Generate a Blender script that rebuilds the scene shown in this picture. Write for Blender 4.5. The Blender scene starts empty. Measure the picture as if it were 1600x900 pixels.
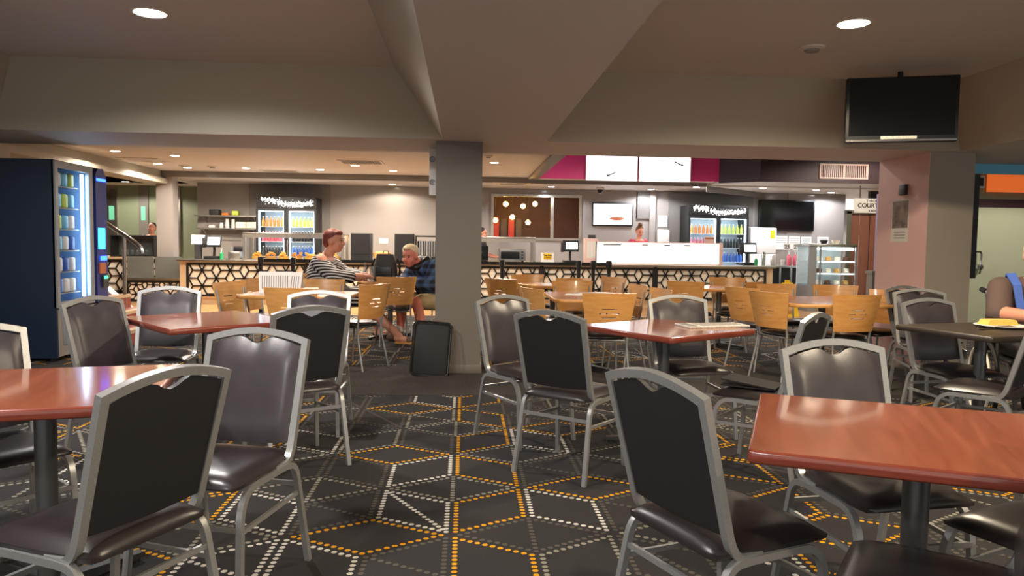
import bpy, bmesh, math, random
from mathutils import Vector, Matrix, Euler
R = math.radians
random.seed(7)
scene = bpy.context.scene
COL = scene.collection

# ---------------------------------------------------------------- camera, world, exposure
F_PX, PITCH, ROLL, YAW = 1155.0, math.atan(70 / 1155.0), 0.0135, R(3.7)
cam_d = bpy.data.cameras.new('camera'); cam = bpy.data.objects.new('camera', cam_d); COL.objects.link(cam)
cam_d.sensor_fit = 'HORIZONTAL'; cam_d.sensor_width = 36.0; cam_d.lens = F_PX * 36.0 / 1600.0
cam_d.clip_start = 0.05; cam_d.clip_end = 100
fw = Vector((math.sin(YAW) * math.cos(PITCH), math.cos(YAW) * math.cos(PITCH), -math.sin(PITCH)))
rt = Vector((math.cos(YAW), -math.sin(YAW), 0)); up = rt.cross(fw)
r2 = rt * math.cos(ROLL) + up * math.sin(ROLL); u2 = up * math.cos(ROLL) - rt * math.sin(ROLL)
cam.matrix_world = Matrix(((r2.x, u2.x, -fw.x, 0), (r2.y, u2.y, -fw.y, 0), (r2.z, u2.z, -fw.z, 1.29), (0, 0, 0, 1)))
scene.camera = cam
w = bpy.data.worlds.new('world'); scene.world = w; w.use_nodes = True
w.node_tree.nodes['Background'].inputs[0].default_value = (1.0, 0.95, 0.90, 1)
w.node_tree.nodes['Background'].inputs[1].default_value = 0.58
vs = scene.view_settings
vs.view_transform = 'Standard'; vs.look = 'None'; vs.gamma = 1.0; vs.use_curve_mapping = False; vs.exposure = 0.92
LAMP = 30.0         # radiance of a downlight lens; its beam is a spot lamp inside it
TRAY_W, REAR_W = 165.0, 118.0

# ---------------------------------------------------------------- helpers
def lin(c):
    def f(v):
        v /= 255.0
        return v / 12.92 if v <= 0.04045 else ((v + 0.055) / 1.055) ** 2.4
    return (f(c[0]), f(c[1]), f(c[2]), 1.0)
MATS = {}
def mat(name, rgb, rough=0.5, metal=0.0, emit=0.0, alpha=None, trans=0.0, noise=0.0, nscale=30.0, bump=0.0, bscale=200.0, coat=0.0, ergb=None, spec=None):
    m = bpy.data.materials.new(name); m.use_nodes = True; MATS[name] = m
    nt = m.node_tree; b = nt.nodes['Principled BSDF']; col = lin(rgb)
    b.inputs['Base Color'].default_value = col; b.inputs['Roughness'].default_value = rough; b.inputs['Metallic'].default_value = metal
    if coat: b.inputs['Coat Weight'].default_value = coat; b.inputs['Coat Roughness'].default_value = 0.08
    if spec is not None: b.inputs['Specular IOR Level'].default_value = spec
    if emit:
        b.inputs['Emission Color'].default_value = lin(ergb or rgb); b.inputs['Emission Strength'].default_value = emit
    if trans: b.inputs['Transmission Weight'].default_value = trans; b.inputs['IOR'].default_value = 1.1
    if alpha is not None: b.inputs['Alpha'].default_value = alpha
    if noise or bump:
        tc = nt.nodes.new('ShaderNodeTexCoord')
        if noise:
            n = nt.nodes.new('ShaderNodeTexNoise'); n.inputs['Scale'].default_value = nscale; n.inputs['Detail'].default_value = 3
            nt.links.new(tc.outputs['Object'], n.inputs['Vector'])
            r = nt.nodes.new('ShaderNodeValToRGB')
            r.color_ramp.elements[0].position = 0.3; r.color_ramp.elements[1].position = 0.7
            r.color_ramp.elements[0].color = tuple(v * (1 - noise) for v in col[:3]) + (1,)
            r.color_ramp.elements[1].color = tuple(min(1, v * (1 + noise)) for v in col[:3]) + (1,)
            nt.links.new(n.outputs['Fac'], r.inputs['Fac']); nt.links.new(r.outputs['Color'], b.inputs['Base Color'])
        if bump:
            n2 = nt.nodes.new('ShaderNodeTexNoise'); n2.inputs['Scale'].default_value = bscale; n2.inputs['Detail'].default_value = 2
            nt.links.new(tc.outputs['Object'], n2.inputs['Vector'])
            bp = nt.nodes.new('ShaderNodeBump'); bp.inputs['Strength'].default_value = bump; bp.inputs['Distance'].default_value = 0.002
            nt.links.new(n2.outputs['Fac'], bp.inputs['Height']); nt.links.new(bp.outputs['Normal'], b.inputs['Normal'])
    return m
def wood(name, a, b_, rough=0.25, scale=(2, 22, 22), coat=0.3):
    m = mat(name, a, rough, coat=coat); nt = m.node_tree; b = nt.nodes['Principled BSDF']
    tc = nt.nodes.new('ShaderNodeTexCoord'); mp = nt.nodes.new('ShaderNodeMapping'); mp.inputs['Scale'].default_value = scale
    n = nt.nodes.new('ShaderNodeTexNoise'); n.inputs['Scale'].default_value = 2.0; n.inputs['Detail'].default_value = 5; n.inputs['Distortion'].default_value = 0.6
    r = nt.nodes.new('ShaderNodeValToRGB'); r.color_ramp.elements[0].position = 0.3; r.color_ramp.elements[1].position = 0.72
    r.color_ramp.elements[0].color = lin(a); r.color_ramp.elements[1].color = lin(b_)
    nt.links.new(tc.outputs['Object'], mp.inputs['Vector']); nt.links.new(mp.outputs['Vector'], n.inputs['Vector'])
    nt.links.new(n.outputs['Fac'], r.inputs['Fac']); nt.links.new(r.outputs['Color'], b.inputs['Base Color'])
    return m
def waves(name, a, b_, scale, rot=(0, 0, 0), cross=False, rough=0.8, thr=0.5, direction='X', soft=0.02):
    """striped cloth; cross=True makes a check of two stripe sets"""
    m = mat(name, a, rough); nt = m.node_tree; b = nt.nodes['Principled BSDF']
    tc = nt.nodes.new('ShaderNodeTexCoord'); mp = nt.nodes.new('ShaderNodeMapping'); mp.inputs['Rotation'].default_value = rot
    nt.links.new(tc.outputs['Object'], mp.inputs['Vector'])
    def band(d):
        n = nt.nodes.new('ShaderNodeTexWave'); n.bands_direction = d; n.inputs['Scale'].default_value = scale; n.inputs['Distortion'].default_value = 0.25
        n.inputs['Detail'].default_value = 0
        nt.links.new(mp.outputs['Vector'], n.inputs['Vector'])
        r = nt.nodes.new('ShaderNodeValToRGB'); r.color_ramp.elements[0].position = thr - soft; r.color_ramp.elements[1].position = thr + soft
        nt.links.new(n.outputs['Fac'], r.inputs['Fac']); return r
    mx = nt.nodes.new('ShaderNodeMix'); mx.data_type = 'RGBA'
    mx.inputs[6].default_value = lin(a); mx.inputs[7].default_value = lin(b_)
    r1 = band(direction)
    if cross:
        r2_ = band('Z'); ad = nt.nodes.new('ShaderNodeMix'); ad.data_type = 'RGBA'; ad.inputs[0].default_value = 0.5
        nt.links.new(r1.outputs['Color'], ad.inputs[6]); nt.links.new(r2_.outputs['Color'], ad.inputs[7])
        nt.links.new(ad.outputs[2], mx.inputs[0])
    else: nt.links.new(r1.outputs['Color'], mx.inputs[0])
    nt.links.new(mx.outputs[2], b.inputs['Base Color'])
    return m

_bev = {}
class MB:
    def __init__(s): s.v = []; s.f = []; s.mi = []; s.m = Matrix.Identity(4); s.cur = 0
    def add(s, vs_, fs):
        o = len(s.v)
        s.v += [s.m @ Vector(v) for v in vs_]
        s.f += [tuple(i + o for i in f) for f in fs]; s.mi += [s.cur] * len(fs); return s
    def box(s, c, d, ch=0.0, rz=0.0, rx=0.0, ry=0.0):
        x, y, z = d[0] / 2, d[1] / 2, d[2] / 2
        M = Matrix.Translation(c) @ Euler((rx, ry, rz)).to_matrix().to_4x4()
        if ch <= 0:
            vs_ = [(a * x, b * y, e * z) for a in (-1, 1) for b in (-1, 1) for e in (-1, 1)]
            fs = [(0, 1, 3, 2), (4, 6, 7, 5), (0, 4, 5, 1), (2, 3, 7, 6), (0, 2, 6, 4), (1, 5, 7, 3)]
        else:
            bm = bmesh.new(); bmesh.ops.create_cube(bm, size=1.0); bmesh.ops.scale(bm, vec=d, verts=bm.verts)
            bmesh.ops.bevel(bm, geom=bm.edges[:], offset=min(ch, 0.49 * min(d)), segments=2, affect='EDGES', profile=0.5)
            bm.verts.index_update(); vs_ = [v.co.copy() for v in bm.verts]; fs = [tuple(v.index for v in f.verts) for f in bm.faces]; bm.free()
        return s.add([M @ Vector(v) for v in vs_], fs)
    def b2(s, x0, x1, y0, y1, z0, z1, ch=0.0):
        return s.box(((x0 + x1) / 2, (y0 + y1) / 2, (z0 + z1) / 2), (abs(x1 - x0), abs(y1 - y0), abs(z1 - z0)), ch)
    def cyl(s, p0, p1, r0, r1=None, n=12, cap=True):
        r1 = r0 if r1 is None else r1; p0, p1 = Vector(p0), Vector(p1); t = (p1 - p0).normalized()
        a = t.orthogonal().normalized(); b = t.cross(a); vs_ = []
        for k in range(n):
            q = a * math.cos(2 * math.pi * k / n) + b * math.sin(2 * math.pi * k / n); vs_ += [p0 + q * r0, p1 + q * r1]
        fs = [(2 * k, 2 * ((k + 1) % n), 2 * ((k + 1) % n) + 1, 2 * k + 1) for k in range(n)]
        if cap: fs += [tuple(2 * k for k in range(n))[::-1], tuple(2 * k + 1 for k in range(n))]
        return s.add(vs_, fs)
    def tube(s, path, r, n=8, ref=None, h=None, close=False):
        """round tube, or (ref given) a rectangular bar of width r along the in-plane normal and h along ref"""
        P = [Vector(p) for p in path]; N = len(P); vs_ = []
        for i in range(N):
            a = P[i] - P[i - 1] if (i or close) else P[1] - P[0]
            b = P[(i + 1) % N] - P[i] if (i < N - 1 or close) else P[i] - P[i - 1]
            a.normalize(); b.normalize(); t = (a + b).normalized(); mi = 1.0 / max(0.5, t.dot(b))
            if ref is not None:
                rf = Vector(ref); sd = t.cross(rf).normalized(); u_ = sd.cross(t).normalized()
                for (x, y) in ((-1, -1), (1, -1), (1, 1), (-1, 1)): vs_.append(P[i] + sd * (x * r / 2 * mi) + u_ * (y * (h or r) / 2))
            else:
                if i == 0: nn = t.orthogonal().normalized()
                else: nn = (nn - t * nn.dot(t)).normalized()
                bb = t.cross(nn)
                for k in range(n): vs_.append(P[i] + nn * (r * math.cos(2 * math.pi * k / n)) + bb * (r * math.sin(2 * math.pi * k / n)))
        n = 4 if ref is not None else n; fs = []
        for i in range(N if close else N - 1):
            j = (i + 1) % N
            for k in range(n): fs.append((i * n + k, i * n + (k + 1) % n, j * n + (k + 1) % n, j * n + k))
        if not close: fs += [tuple(range(n))[::-1], tuple((N - 1) * n + k for k in range(n))]
        return s.add(vs_, fs)
    def lathe(s, prof, c=(0, 0, 0), n=20, cap=True):
        vs_ = []; c = Vector(c)
        for (r, z) in prof:
            for k in range(n): vs_.append(c + Vector((r * math.cos(2 * math.pi * k / n), r * math.sin(2 * math.pi * k / n), z)))
        fs = [(i * n + k, i * n + (k + 1) % n, (i + 1) * n + (k + 1) % n, (i + 1) * n + k) for i in range(len(prof) - 1) for k in range(n)]
        if cap: fs += [tuple(range(n))[::-1], tuple((len(prof) - 1) * n + k for k in range(n))]
        return s.add(vs_, fs)
    def ell(s, c, r, n=14, m=9, rot=None):
        vs_ = []; M = Euler(rot).to_matrix() if rot else Matrix.Identity(3); c = Vector(c)
        for i in range(1, m):
            th = math.pi * i / m
            for k in range(n):
                ph = 2 * math.pi * k / n
                vs_.append(c + M @ Vector((r[0] * math.sin(th) * math.cos(ph), r[1] * math.sin(th) * math.sin(ph), r[2] * math.cos(th))))
        vs_ += [c + M @ Vector((0, 0, r[2])), c + M @ Vector((0, 0, -r[2]))]; T, B = len(vs_) - 2, len(vs_) - 1
        fs = [(i * n + k, (i + 1) * n + k, (i + 1) * n + (k + 1) % n, i * n + (k + 1) % n) for i in range(m - 2) for k in range(n)]
        fs += [(T, k, (k + 1) % n) for k in range(n)] + [(B, (m - 2) * n + (k + 1) % n, (m - 2) * n + k) for k in range(n)]
        return s.add(vs_, fs)
    def prism(s, poly, axis, a, b):
        """extrude a polygon (2-D) along axis 'x','y','z' from a to b"""
        def P(p, t): return {'x': (t, p[0], p[1]), 'y': (p[0], t, p[1]), 'z': (p[0], p[1], t)}[axis]
        n = len(poly); vs_ = [P(p, a) for p in poly] + [P(p, b) for p in poly]
        return s.add(vs_, [tuple(range(n))[::-1], tuple(range(n, 2 * n))] + [(k, (k + 1) % n, n + (k + 1) % n, n + k) for k in range(n)])
    def quad(s, *p): return s.add(p, [tuple(range(len(p)))])
    def shell(s, fn, us, vs2, t, skip=()):
        """thick sheet over a grid; fn(u,v)->(point, normal); skip = set of (i,j) cells left open"""
        nu, nv = len(us), len(vs2); top = []; bot = []
        for j in range(nv):
            for i in range(nu):
                p, n = fn(us[i], vs2[j]); p = Vector(p); n = Vector(n); top.append(p + n * t / 2); bot.append(p - n * t / 2)
        o = nu * nv; fs = []; ed = {}
        for j in range(nv - 1):
            for i in range(nu - 1):
                if (i, j) in skip: continue
                q = [j * nu + i, j * nu + i + 1, (j + 1) * nu + i + 1, (j + 1) * nu + i]
                fs.append(tuple(q)); fs.append(tuple(k + o for k in q[::-1]))
                for k in range(4):
                    e = (q[k], q[(k + 1) % 4]); ed[e] = 1
        for (a, b) in list(ed):
            if (b, a) not in ed: fs.append((b, a, a + o, b + o))
        return s.add(top + bot, fs)
    def build(s, name, m, parent=None, sharp=38, loc=None):
        me = bpy.data.meshes.new(name); me.from_pydata([tuple(v) for v in s.v], [], s.f)
        for x in (m if isinstance(m, (list, tuple)) else [m]): me.materials.append(MATS[x] if isinstance(x, str) else x)
        if isinstance(m, (list, tuple)): me.polygons.foreach_set('material_index', s.mi)
        bm = bmesh.new(); bm.from_mesh(me); bmesh.ops.recalc_face_normals(bm, faces=bm.faces); bm.to_mesh(me); bm.free()
        me.polygons.foreach_set('use_smooth', [True] * len(me.polygons)); me.set_sharp_from_angle(angle=R(sharp))
        o = bpy.data.objects.new(name, me); COL.objects.link(o)
        if parent is not None: o.parent = parent
        if loc is not None: o.location = loc
        return o

def tag(o, label, cat, group=None):
    o['label'] = label; o['category'] = cat
    if group: o['group'] = group
    return o
def thing(name, label, cat, loc=(0, 0, 0), rz=0.0, group=None):
    o = bpy.data.objects.new(name, None); COL.objects.link(o); o.empty_display_size = 0.1
    o.location = loc; o.rotation_euler = (0, 0, rz); return tag(o, label, cat, group)
def struct(o): o['kind'] = 'structure'; return o
KIDS = {}
def copy_tree(o, parent=None):
    c = o.copy(); COL.objects.link(c)
    if parent is not None: c.parent = parent
    for ch in list(o.children): copy_tree(ch, c)
    return c
def text(name, s, size, loc, rz, m, parent=None, align='CENTER', ext=0.001):
    cu = bpy.data.curves.new(name, 'FONT'); cu.body = s; cu.size = size; cu.align_x = align; cu.align_y = 'CENTER'; cu.extrude = ext; cu.offset = size * 0.022
    t = bpy.data.objects.new(name, cu); COL.objects.link(t)
    bpy.context.view_layer.update()
    me = bpy.data.meshes.new_from_object(t.evaluated_get(bpy.context.evaluated_depsgraph_get())); bpy.data.objects.remove(t)
    me.materials.clear(); me.materials.append(MATS[m])
    o = bpy.data.objects.new(name, me); COL.objects.link(o); o.location = loc; o.rotation_euler = (R(90), 0, rz)
    if parent is not None: o.parent = parent
    return o
def rot_of(f): return math.atan2(-f[0], f[1])

# ---------------------------------------------------------------- materials
mat('wall_beige', (178, 172, 156), 0.55, bump=0.05, bscale=90)
mat('ceiling_paint', (214, 209, 203), 0.6, bump=0.04, bscale=80)
mat('column_grey', (106, 99, 91), 0.5, bump=0.05, bscale=120)
mat('column_pink_lit', (198, 160, 156), 0.5); mat('column_pale', (150, 140, 126), 0.5, bump=0.05, bscale=120)
mat('servery_wall', (156, 149, 144), 0.14)
mat('grey_wall', (120, 116, 112), 0.3)
mat('magenta', (235, 66, 146), 0.5); mat('maroon', (58, 30, 38), 0.5); mat('plum', (70, 58, 70), 0.5)
mat('dark_wall', (40, 40, 42), 0.6)
mat('carpet', (55, 53, 53), 0.95, noise=0.35, nscale=260, bump=0.5, bscale=500, spec=0.1)
mat('carpet_plain', (66, 62, 58), 0.95, noise=0.3, nscale=60, bump=0.5, bscale=500, spec=0.1)
mat('dot_gold', (214, 152, 34), 0.9, spec=0.1); mat('dot_white', (206, 202, 192), 0.9, spec=0.1)
mat('dot_grey', (142, 138, 124), 0.9, spec=0.1); mat('dot_dim', (88, 84, 76), 0.9, spec=0.1)
wood('timber_floor', (176, 128, 82), (206, 160, 110), 0.35, (1, 12, 1))
mat('chair_frame', (158, 159, 158), 0.34, 0.5, noise=0.1, nscale=300, bump=0.08, bscale=400)
mat('chrome', (200, 200, 198), 0.16, 1.0); mat('steel', (190, 184, 176), 0.28, 0.95, noise=0.06, nscale=8)
mat('vinyl', (58, 53, 56), 0.34, noise=0.12, nscale=14, bump=0.12, bscale=260)
mat('seat_vinyl', (44, 39, 39), 0.3, noise=0.12, nscale=14, bump=0.12, bscale=260)
mat('vinyl_back', (31, 30, 32), 0.55, bump=0.15, bscale=500)
mat('black_vinyl', (30, 27, 27), 0.3)
wood('cherry', (140, 74, 50), (170, 98, 68), 0.14, (14, 1.2, 14), 0.6)
wood('cherry_edge', (118, 54, 42), (142, 70, 52), 0.2, (2, 2, 60), 0.4)
wood('beech', (206, 144, 78), (222, 166, 98), 0.3, (2, 14, 14), 0.3)
wood('beech_dark', (170, 104, 52), (188, 122, 66), 0.25, (14, 2, 14), 0.4)
mat('dark_top', (62, 54, 46), 0.4, noise=0.1, nscale=8)
mat('table_pole', (104, 106, 106), 0.35, 0.7); mat('table_base', (70, 70, 70), 0.45, 0.6)
mat('black', (16, 16, 17), 0.45); mat('black_gloss', (10, 10, 12), 0.12); mat('charcoal', (44, 42, 42), 0.6)
mat('rubber', (18, 18, 18), 0.7); mat('white', (228, 226, 220), 0.5); mat('white_gloss', (232, 232, 230), 0.25)
mat('cream', (252, 242, 224), 0.5, noise=0.05, nscale=6); mat('plinth', (206, 180, 146), 0.5)
mat('navy', (14, 32, 54), 0.35); mat('blue_panel', (34, 52, 120), 0.3)
mat('door_pale', (196, 204, 176), 0.25); mat('smoke', (110, 112, 108), 0.08, alpha=0.8); mat('glass', (40, 46, 46), 0.03, alpha=0.10); mat('clear', (150, 160, 158), 0.05, alpha=0.3)
mat('grey_trim', (150, 152, 154), 0.4, 0.4); mat('vending_base', (128, 122, 114), 0.5)
mat('lens', (255, 240, 214), 0.4, emit=LAMP, ergb=(255, 232, 200)); mat('lens_cool', (240, 246, 255), 0.4, emit=LAMP * 0.8, ergb=(238, 240, 250))
mat('ring', (220, 214, 204), 0.4)
mat('liner_blue', (120, 160, 205), 0.4); mat('tube_light', (220, 238, 255), 0.4, emit=8, ergb=(200, 228, 255)); mat('case_light', (235, 250, 250), 0.4, emit=8, ergb=(226, 246, 250))
mat('fridge_light', (235, 246, 255), 0.4, emit=9, ergb=(214, 236, 255)); mat('fridge_liner', (226, 236, 240), 0.5)
mat('screen_white', (255, 255, 255), 0.3, emit=1.25, ergb=(240, 246, 255)); mat('screen_dim', (255, 255, 255), 0.3, emit=0.9, ergb=(245, 248, 255))
mat('lightbox', (255, 246, 236), 0.4, emit=1.15, ergb=(255, 240, 222)); mat('heat_lamp', (255, 226, 180), 0.4, emit=9, ergb=(255, 206, 140))
mat('pendant_glow', (255, 220, 150), 0.4, emit=40, ergb=(255, 196, 96))
mat('led_blue', (40, 80, 255), 0.3, emit=6, ergb=(30, 70, 255)); mat('led_cyan', (60, 190, 255), 0.3, emit=3, ergb=(40, 170, 255)); mat('led_green', (60, 255, 150), 0.3, emit=2.5, ergb=(40, 230, 130))
mat('led_green_soft', (120, 200, 170), 0.3, emit=0.12, ergb=(60, 220, 160)); mat('exit_glow', (190, 104, 60), 0.4, emit=0.3, ergb=(255, 120, 50)); mat('tile_red', (150, 62, 44), 0.6, noise=0.15, nscale=40); mat('step_edge', (196, 166, 126), 0.6)
mat('yellow', (238, 196, 30), 0.4); mat('pink', (226, 96, 116), 0.4); mat('pink_pale', (232, 196, 186), 0.4); mat('green_gel', (40, 150, 90), 0.25)
mat('teal_paper', (60, 176, 140), 0.7); mat('paper', (232, 230, 224), 0.8); mat('newsprint', (206, 200, 188), 0.85, noise=0.25, nscale=90)
mat('ink', (40, 38, 40), 0.8); mat('ink_grey', (120, 116, 116), 0.8)
mat('red', (176, 40, 44), 0.4); mat('orange', (226, 128, 36), 0.45); mat('blue', (44, 96, 190), 0.4); mat('sky', (110, 190, 226), 0.4); mat('lime', (196, 214, 80), 0.4)
mat('skin', (216, 150, 122), 0.55); mat('skin_red', (212, 128, 108), 0.55); mat('hair_auburn', (120, 52, 38), 0.6); mat('hair_white', (222, 200, 164), 0.7); mat('hair_dark', (40, 28, 24), 0.6); mat('hair_brown', (112, 76, 48), 0.6)
mat('khaki', (176, 154, 112), 0.85); mat('shirt_pink', (190, 50, 76), 0.7); mat('shirt_taupe', (92, 74, 68), 0.8); mat('apron_blue', (70, 104, 190), 0.7); mat('sock', (226, 220, 210), 0.8); mat('shoe', (112, 92, 80), 0.8)
mat('lip', (170, 80, 72), 0.5); mat('eye', (34, 26, 22), 0.3)
mat('wicker', (206, 150, 76), 0.7, noise=0.3, nscale=60); mat('bread', (214, 164, 92), 0.8, noise=0.2, nscale=30); mat('cake', (240, 226, 206), 0.7); mat('choc', (92, 56, 38), 0.6); mat('fries', (236, 190, 90), 0.6)
mat('curtain_brown', (140, 92, 74), 0.12, alpha=0.92); mat('purple_lit', (146, 132, 170), 0.5)
mat('copper_sign', (190, 96, 52), 0.5); mat('green_wall', (132, 142, 118), 0.4); mat('kitchen_dark', (60, 62, 60), 0.5)
mat('poster_art', (126, 108, 100), 0.7, noise=0.7, nscale=7)
waves('stripes', (26, 24, 26), (226, 220, 212), 9.0, (0, R(25), 0), direction='Z', thr=0.6)
waves('plaid', (18, 22, 36), (70, 96, 134), 3.2, cross=True, thr=0.55, soft=0.2)
def splash_mat():
    m = mat('splash', (24, 20, 20), 0.35); nt = m.node_tree; b = nt.nodes['Principled BSDF']; L = nt.links
    tc = nt.nodes.new('ShaderNodeTexCoord'); sp = nt.nodes.new('ShaderNodeSeparateXYZ'); L.new(tc.outputs['Generated'], sp.inputs[0])
    def M(op, a, b_=None):
        n = nt.nodes.new('ShaderNodeMath'); n.operation = op
        for i, q in enumerate((a, b_)):
            if q is None: continue
            if isinstance(q, (int, float)): n.inputs[i].default_value = q
            else: L.new(q, n.inputs[i])
        return n.outputs[0]
    wv = M('MULTIPLY', M('SINE', M('ADD', M('MULTIPLY', sp.outputs['X'], 5.4), 1.2)), 0.24)
    d = M('ABSOLUTE', M('SUBTRACT', sp.outputs['Z'], M('ADD', wv, 0.52)))
    n = nt.nodes.new('ShaderNodeTexNoise'); n.inputs['Scale'].default_value = 26; n.inputs['Detail'].default_value = 4
    L.new(tc.outputs['Object'], n.inputs['Vector'])
    e = M('LESS_THAN', M('ADD', d, M('MULTIPLY', M('SUBTRACT', n.outputs['Fac'], 0.5), 1.9)), 0.10)
    e = M('MULTIPLY', e, M('GREATER_THAN', sp.outputs['X'], 0.08)); e = M('MULTIPLY', e, M('LESS_THAN', sp.outputs['X'], 0.95))
    b.inputs['Emission Color'].default_value = (1, 0.96, 0.9, 1); L.new(M('MULTIPLY', e, 3.0), b.inputs['Emission Strength'])
splash_mat()
# ---------------------------------------------------------------- the setting
ZB, ZT, ZC, ZS = 2.27, 2.84, 2.66, 2.55        # beam soffit, tray ceiling, rear ceiling, servery ceiling
YB0, YB1, YK, YW = 7.15, 8.2, 14.9, 17.1       # cross beam front / back, counter front, servery wall
b = MB(); b.quad((-9.5, -1.5, 0), (9.5, -1.5, 0), (9.5, 13.0, 0), (-9.5, 13.0, 0)); floor = struct(b.build('floor', 'carpet'))
b = MB(); b.b2(-9.4, 9.4, 6.2, 7.7, 0.0, 0.0012); b.build('plain_carpet_band', 'carpet_plain', floor)
b = MB(); b.quad((-9.5, 13.0, 0.001), (14.0, 13.0, 0.001), (14.0, 19.5, 0.001), (-9.5, 19.5, 0.001)); struct(b.build('floor_timber', 'timber_floor'))
b = MB(); b.quad((9.5, -1.5, 0), (14, -1.5, 0), (14, 13.0, 0), (9.5, 13.0, 0)); struct(b.build('floor_right', 'carpet_plain'))
# printed dots of the carpet: rhombic lattice, every rhombus outlined by its own row of dots
def carpet_dots():
    s = 0.4175; dx = s * math.sqrt(3); ox, oy = -0.05, 3.2; V = []; Fc = []; MI = []
    hexa = [(math.cos(R(60 * k)) * 0.0135, math.sin(R(60 * k)) * 0.0135) for k in range(6)]
    def hexa2(k): return [(h[0], h[1], (k * 7919 % 101) * 0.000006) for h in hexa]
    def line(a, c, mi):
        d = (c - a); L = d.length; n = max(1, int(round(L / 0.036)))
        for k in range(n + 1):
            p = a + d * (k / n)
            if not (0.9 < p.y < 6.17 or 7.73 < p.y < 12.9): continue
            if p.x < -0.62 * p.y - 0.9 or p.x > 0.82 * p.y + 0.9: continue
            o = len(V); V.extend((p.x + h[0], p.y + h[1], 0.0008 + h[2]) for h in hexa2(len(MI))); Fc.append(tuple(range(o, o + 6))); MI.append(mi)
    def outline(poly, mi, split=False):
        c = sum(poly, Vector((0, 0))) / len(poly); n = len(poly); ins = []
        for i in range(n):
            p, q, r_ = poly[i - 1], poly[i], poly[(i + 1) % n]
            e1 = (p - q).normalized(); e2 = (r_ - q).normalized(); bi = (e1 + e2).normalized(); sn = abs(e1.x * bi.y - e1.y * bi.x)
            ins.append(q + bi * (0.021 / max(0.3, sn)))
        for i in range(n): line(ins[i], ins[(i + 1) % n], mi)
        if split: line(ins[split - 1], ins[(split + 1) % n], mi)
    rr = random.Random(3)
    for j in range(-4, 18):
        for i in range(-16, 17):
            cx = ox + dx * (i + (0.5 if j % 2 else 0)); cy = oy + 1.5 * s * j; O = Vector((cx, cy))
            e = [Vector((math.cos(R(30 + 60 * k)) * s, math.sin(R(30 + 60 * k)) * s)) for k in range(6)]
            # wide rhombus to the right of this node (spanning two nodes), and the two upright ones above it
            A, B_ = O + e[0], O + e[5]; colm = int(round((cx + dx / 2 + 0.41) / (dx / 2)))
            outline([O, B_, O + Vector((dx, 0)), A], 0 if colm % 3 == 0 else (2 if colm % 3 == 1 else rr.choice((2, 3))), 0 if colm % 3 == 0 else 2)
            cr = int(round((cx + 0.05) / (dx / 2)))
            r1 = [O, A, A + e[1], O + e[1]]; r2_ = [O, O + e[1], O + e[1] + e[2], O + e[2]]
            outline(r1, 0 if cr % 4 == 0 else rr.choice((3, 3, 3, 2, 1)), 0 if cr % 4 == 0 else rr.choice((0, 2)))
            outline(r2_, 0 if cr % 4 == 1 else rr.choice((3, 3, 2, 3, 1)), 0 if cr % 4 == 1 else rr.choice((0, 1)))
    me = bpy.data.meshes.new('dot_pattern'); me.from_pydata(V, [], Fc)
    for m in ('dot_gold', 'dot_white', 'dot_grey', 'dot_dim'): me.materials.append(MATS[m])
    me.polygons.foreach_set('material_index', MI)
    o = bpy.data.objects.new('dot_pattern', me); COL.objects.link(o); o.parent = floor; o['kind'] = 'stuff'; o['label'] = 'gold, white and grey dots woven into the carpet'
carpet_dots()

XL, XR = -9.5, 14.0
def tray(x0, x1, y0, y1, ins, name):
    b = MB(); a = [(x0, y0), (x1, y0), (x1, y1), (x0, y1)]; t = [(x0 + ins, y0 + ins), (x1 - ins, y0 + ins), (x1 - ins, y1 - ins), (x0 + ins, y1 - ins)]
    for k in range(4):
        p, q = a[k], a[(k + 1) % 4]; r_, s_ = t[(k + 1) % 4], t[k]
        b.quad((*p, ZB), (*q, ZB), (*r_, ZT), (*s_, ZT))
    o = struct(b.build(name, 'wall_beige', sharp=20))
    c = MB(); c.quad(*[(*p, ZT) for p in t]); c.build('tray_ceiling', 'ceiling_paint', o)
    return o
tray(-4.33, -0.22, -1.4, YB0, 0.42, 'ceiling_tray'); tray(0.78, 4.93, -1.4, YB0, 0.45, 'ceiling_tray')
b = MB()
for (x0, x1) in ((XL, -4.33), (-0.22, 0.78), (4.93, XR)): b.b2(x0, x1, -1.4, YB0, ZB, ZB + 0.6)
b.b2(XL, XR, YB0, YB1, ZB, ZB + 1.2); struct(b.build('ceiling_beam', 'ceiling_paint'))
b = MB(); b.b2(XL, 1.42, YB1, 15.5, ZC, ZC + 0.1); struct(b.build('ceiling', 'ceiling_paint'))
b = MB(); b.b2(1.42, XR, YB1, 15.0, 3.45, 3.55); struct(b.build('ceiling_raised', 'plum'))
b = MB(); b.b2(XL, XR, 15.5, YW + 1.5, ZS, ZS + 0.15); b.b2(1.42, XR, 15.0, 15.5, ZS + 0.07, ZS + 0.15); struct(b.build('ceiling_servery', 'ceiling_paint'))
b = MB(); b.b2(XL, 5.1, 15.46, 15.5, ZS - 0.01, ZC); struct(b.build('trim_1', 'grey_wall'))
b = MB(); b.prism([(5.1, 15.46), (7.0, 17.0), (7.0, 17.05), (5.1, 15.5)], 'z', ZS - 0.12, ZS); struct(b.build('trim_2', 'grey_wall'))
b = MB(); b.b2(1.42, 5.2, 14.98, 15.05, ZS + 0.06, 3.45); struct(b.build('wall_magenta', 'magenta'))
b = MB(); b.prism([(5.2, 15.0), (5.85, 14.45), (5.88, 14.5), (5.23, 15.05)], 'z', ZS + 0.03, 3.45); struct(b.build('wall_plum', 'plum'))
b = MB(); b.b2(5.85, XR, 14.45, 14.5, ZS + 0.03, 3.45); struct(b.build('wall_maroon', 'maroon'))
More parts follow.
